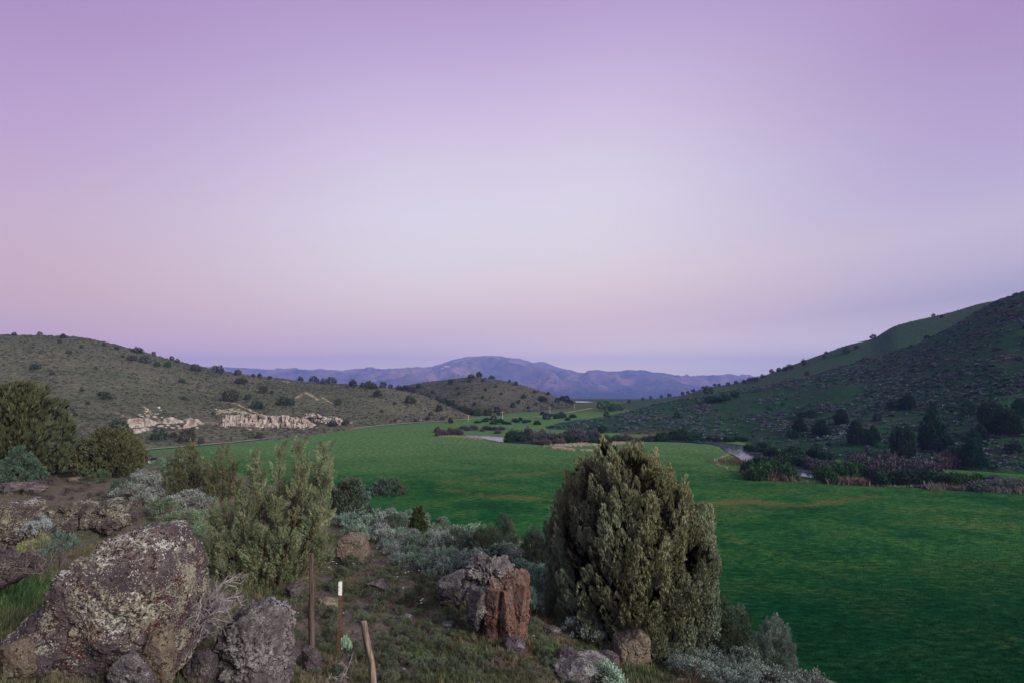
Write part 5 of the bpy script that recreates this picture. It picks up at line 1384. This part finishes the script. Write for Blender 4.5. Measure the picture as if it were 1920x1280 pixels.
reeds([(1388, 845), (1365, 853), (1342, 864), (1345, 872), (1370, 880), (1420, 893), (1500, 903), (1580, 907), (1650, 911), (1738, 914)], 800, .25, (.3, .7), (.30, .27, .19), 'straw coloured dead reeds along the meadow rim by the willows', 1)
reeds([(1040, 835), (1100, 833), (1180, 830.5)], 1100, 1.6, (.5, 1.0), (.42, .36, .28), 'straw coloured dead reeds on the bank beside the big juniper top', 2)
reeds([(1040, 839), (1070, 843), (1100, 845), (1130, 845)], 600, .7, (.5, .9), (.42, .36, .28), 'straw coloured reeds ringing the small backwater', 3)
reeds([(1405, 893), (1460, 897), (1482, 899)], 420, 1.2, (1.0, 2.2), (.16, .12, .10), 'brown dead stalks at the foot of the green willows', 4)
reeds([(1545, 903), (1580, 905), (1620, 908)], 420, 1.0, (.9, 2.0), (.16, .12, .10), 'brown dead stalks right of the small river gap', 8)
reeds([(900, 824), (860, 819), (820, 817)], 300, .8, (.4, .8), (.30, .26, .18), 'dry grass at the far river bank', 5)
reeds([(1745, 917), (1820, 919), (1960, 921)], 700, 1.2, (.8, 1.7), (.17, .15, .13), 'grey brown dead stalks at the right meadow rim', 6)
reeds([(1350, 868), (1380, 862), (1400, 875)], 500, 2.2, (.4, .9), (.12, .085, .05), 'rusty sedge inside the river bend', 7)

# white wild flowers
m = M('white_petals'); pet_m = m.fin((.75, .75, .75), .6, .2)
m = M('flower_stem'); fst_m = m.fin((.05, .09, .03), .7, .2)
r3 = np.random.RandomState(6)
pb = []
for k in range(5):
    a = k * 1.2566
    pb += [[0, 0, 0], [math.cos(a - .4) * .6, math.sin(a - .4) * .6, .12], [math.cos(a) * 1.0, math.sin(a) * 1.0, .2], [math.cos(a + .4) * .6, math.sin(a + .4) * .6, .12]]
fl_me = Geo().add(np.array(pb) * .03 + [0, 0, .2], np.arange(20).reshape(5, 4)).build('petals', pet_m, link=False).data
fs_me = Geo().add(*tube([[0, 0, -.02], [0, 0, .2]], [.004, .003], 4)).build('stem', fst_m, link=False).data
for (x, y) in [(622, 1058), (627, 1058), (630, 1062), (642, 1055), (664, 1062), (760, 1080), (766, 1078), (786, 1075), (746, 1088), (792, 1132), (790, 1140), (788, 1135), (756, 1110), (617, 1070), (8, 1072), (36, 1072), (330, 975), (365, 1003), (120, 920)]:
    b = NEAR.hit(x + r3.uniform(-2, 2), y + 6)[0]
    o = empty('wildflower', b, 'white wild flower in the grass between the feathery juniper and cap rock' if 500 < x else 'white wild flower in the grass around the largest boulder', 'wildflower', 'white wildflowers near the posts' if 500 < x else 'white wildflowers near the boulders')
    for nm, me in (('petals', fl_me), ('stem', fs_me)):
        c = bpy.data.objects.new(nm, me); COL.objects.link(c); c.parent = o

# ------------------------------------------------------------------ air
m = bpy.data.materials.new('valley_haze'); m.use_nodes = True; nt = m.node_tree; nt.nodes.clear()
ov = nt.nodes.new('ShaderNodeOutputMaterial'); pv = nt.nodes.new('ShaderNodeVolumePrincipled')
pv.inputs['Color'].default_value = (.26, .37, 1.0, 1); pv.inputs['Density'].default_value = .00015; pv.inputs['Anisotropy'].default_value = 0.0
nt.links.new(pv.outputs[0], ov.inputs['Volume'])
HX, HY0, HY1, HZ0, HZ1 = 33000, -300, 9400, -262, 430
V = [(x, y, z) for x in (-HX, HX) for y in (HY0, HY1) for z in (HZ0, HZ1)]
g = Geo(); g.add(V, [[0, 1, 3, 2], [4, 6, 7, 5], [0, 4, 5, 1], [2, 3, 7, 6], [0, 2, 6, 4], [1, 5, 7, 3]])
hz = g.build('haze', m); tag(hz, 'thin violet evening haze filling the valley air', 'haze', kind='stuff')

# ------------------------------------------------------------------ sky and light
GLOW_AZ, GLOW_EL = math.radians(125), math.radians(14)      # azimuth of the added light, clockwise from the view axis
w = bpy.data.worlds.new('World'); scene.world = w; w.use_nodes = True; nt = w.node_tree; nt.nodes.clear()
def wn(t, **kw):
    n = nt.nodes.new(t)
    for k, v in kw.items(): setattr(n, k, v)
    return n
def wl(a, b): nt.links.new(a, b)
def wm(op, a, b=None, c=None):
    n = wn('ShaderNodeMath', operation=op)
    for i, v in enumerate((a, b, c)):
        if v is None: continue
        if isinstance(v, bpy.types.NodeSocket): wl(v, n.inputs[i])
        else: n.inputs[i].default_value = v
    return n.outputs[0]
tc = wn('ShaderNodeTexCoord'); sx = wn('ShaderNodeSeparateXYZ'); wl(tc.outputs['Generated'], sx.inputs[0])
X, Y, Z = sx.outputs
el = wm('MULTIPLY', wm('ARCSINE', Z), 180 / math.pi)
az = wm('MULTIPLY', wm('ARCTAN2', X, Y), 180 / math.pi)
azc = wm('MAXIMUM', wm('MINIMUM', az, 60.0), -60.0)
t = wm('SUBTRACT', el, wm('ADD', wm('MULTIPLY', azc, .075), 5.3))
tt = wm('DIVIDE', wm('ADD', t, 12.0), 72.0)
def ramp(stops):
    r = wn('ShaderNodeValToRGB'); wl(tt, r.inputs[0]); e = r.color_ramp.elements
    while len(e) > 1: e.remove(e[-1])
    for i, (deg, c) in enumerate(stops):
        p = (deg + 12) / 72
        if i == 0: e[0].position = p; q = e[0]
        else: q = e.new(p)
        q.color = lin(*c) + (1,)
    return r.outputs[0]
rc = ramp([(-12, (290, 270, 240)), (-5, (305, 275, 240)), (-3.4, (288, 256, 232)), (-1.0, (256, 224, 219)), (.8, (242, 213, 212)), (2.6, (242, 216, 215)), (5, (240, 222, 221)), (8, (236, 225, 230)), (13, (231, 223, 236)), (18, (223, 211, 231)), (23, (211, 193, 225)), (27.4, (197, 175, 216)), (31.5, (184, 159, 206)), (60, (150, 125, 185))])
rl_ = ramp([(-12, (280, 225, 215)), (-1.5, (315, 248, 205)), (.5, (270, 212, 195)), (2.5, (238, 194, 188)), (5, (228, 189, 187)), (11.2, (213, 185, 202)), (18, (196, 167, 207)), (26, (177, 147, 195)), (60, (140, 115, 178))])
rr_ = ramp([(-12, (270, 245, 228)), (-6, (272, 246, 224)), (-3, (210, 195, 204)), (-1.4, (182, 173, 195)), (1.1, (203, 190, 208)), (4.4, (206, 193, 214)), (8, (193, 176, 212)), (11.3, (185, 165, 207)), (19, (172, 142, 193)), (60, (140, 115, 178))])
def wstep(v, a, b):
    n = wn('ShaderNodeMapRange', interpolation_type='SMOOTHSTEP'); wl(v, n.inputs[0]); n.inputs[1].default_value = a; n.inputs[2].default_value = b
    return n.outputs[0]
def wmix(f, a, b, blend='MIX'):
    n = wn('ShaderNodeMix', data_type='RGBA', blend_type=blend)
    for i, v in ((0, f), (6, a), (7, b)):
        if isinstance(v, bpy.types.NodeSocket): wl(v, n.inputs[i])
        else: n.inputs[i].default_value = v
    return n.outputs[2]
c = wmix(wstep(az, -8, -50), rc, rl_); c = wmix(wstep(az, 6, 50), c, rr_)
# afterglow behind the viewer, unseen, turned right to light the left hill
gd = (math.sin(GLOW_AZ) * math.cos(GLOW_EL), math.cos(GLOW_AZ) * math.cos(GLOW_EL), math.sin(GLOW_EL))
dp = wn('ShaderNodeVectorMath', operation='DOT_PRODUCT'); wl(tc.outputs['Generated'], dp.inputs[0]); dp.inputs[1].default_value = gd
c = wmix(wstep(el, 40.0, 62.0), c, (.75, .92, .90, 1))        # unseen zenith above the frame, brightened and greened as fill light
gl = wm('POWER', wm('MAXIMUM', dp.outputs['Value'], 0.0), 3.0)
c = wmix(gl, c, (1.15, 1.02, .84, 1))
low = wstep(el, -2.0, -10.0); c = wmix(low, c, (.05, .05, .05, 1))
sky = wn('ShaderNodeTexSky', sky_type='NISHITA', sun_disc=False); sky.sun_elevation = math.radians(2.0); sky.sun_rotation = GLOW_AZ
sky.altitude = 1300
sk = wn('ShaderNodeVectorMath', operation='SCALE'); wl(sky.outputs[0], sk.inputs[0]); sk.inputs['Scale'].default_value = .003
ad = wmix(1.0, c, sk.outputs[0], 'ADD')
bg = wn('ShaderNodeBackground'); wl(ad, bg.inputs[0]); bg.inputs[1].default_value = 1.0
ow = wn('ShaderNodeOutputWorld'); wl(bg.outputs[0], ow.inputs[0])
w.cycles.sampling_method = 'MANUAL'; w.cycles.sample_map_resolution = 512

key_lamp = bpy.data.lights.new('Sun', 'SUN'); key_lamp.energy = 4.8; key_lamp.angle = math.radians(28); key_lamp.color = (1.0, .93, .82)  # soft key lamp added past sunset, set to favour the left hill
so = bpy.data.objects.new('Sun', key_lamp); COL.objects.link(so)
so.rotation_euler = (math.pi / 2 - GLOW_EL, 0, math.pi - GLOW_AZ + math.pi)
from mathutils import Vector
so.rotation_euler = Vector((-gd[0], -gd[1], -math.sin(math.radians(28)))).to_track_quat('-Z', 'Y').to_euler()
so.location = (60, -60, 60)

cam = bpy.data.cameras.new('Camera'); cam.lens = 18; cam.sensor_width = 36; cam.shift_y = (HY - 640) / 1920
cam.clip_start = .05; cam.clip_end = 40000
co_ = bpy.data.objects.new('Camera', cam); COL.objects.link(co_); co_.location = (0, 0, 0); co_.rotation_euler = (math.pi / 2, 0, 0)
scene.camera = co_
scene.render.engine = 'CYCLES'
scene.cycles.use_denoising = True
scene.cycles.max_bounces = 5; scene.cycles.diffuse_bounces = 1; scene.cycles.glossy_bounces = 2; scene.cycles.volume_bounces = 0
scene.cycles.transparent_max_bounces = 4
scene.view_settings.view_transform = 'Standard'; scene.view_settings.look = 'None'
scene.view_settings.exposure = 0; scene.view_settings.gamma = 1
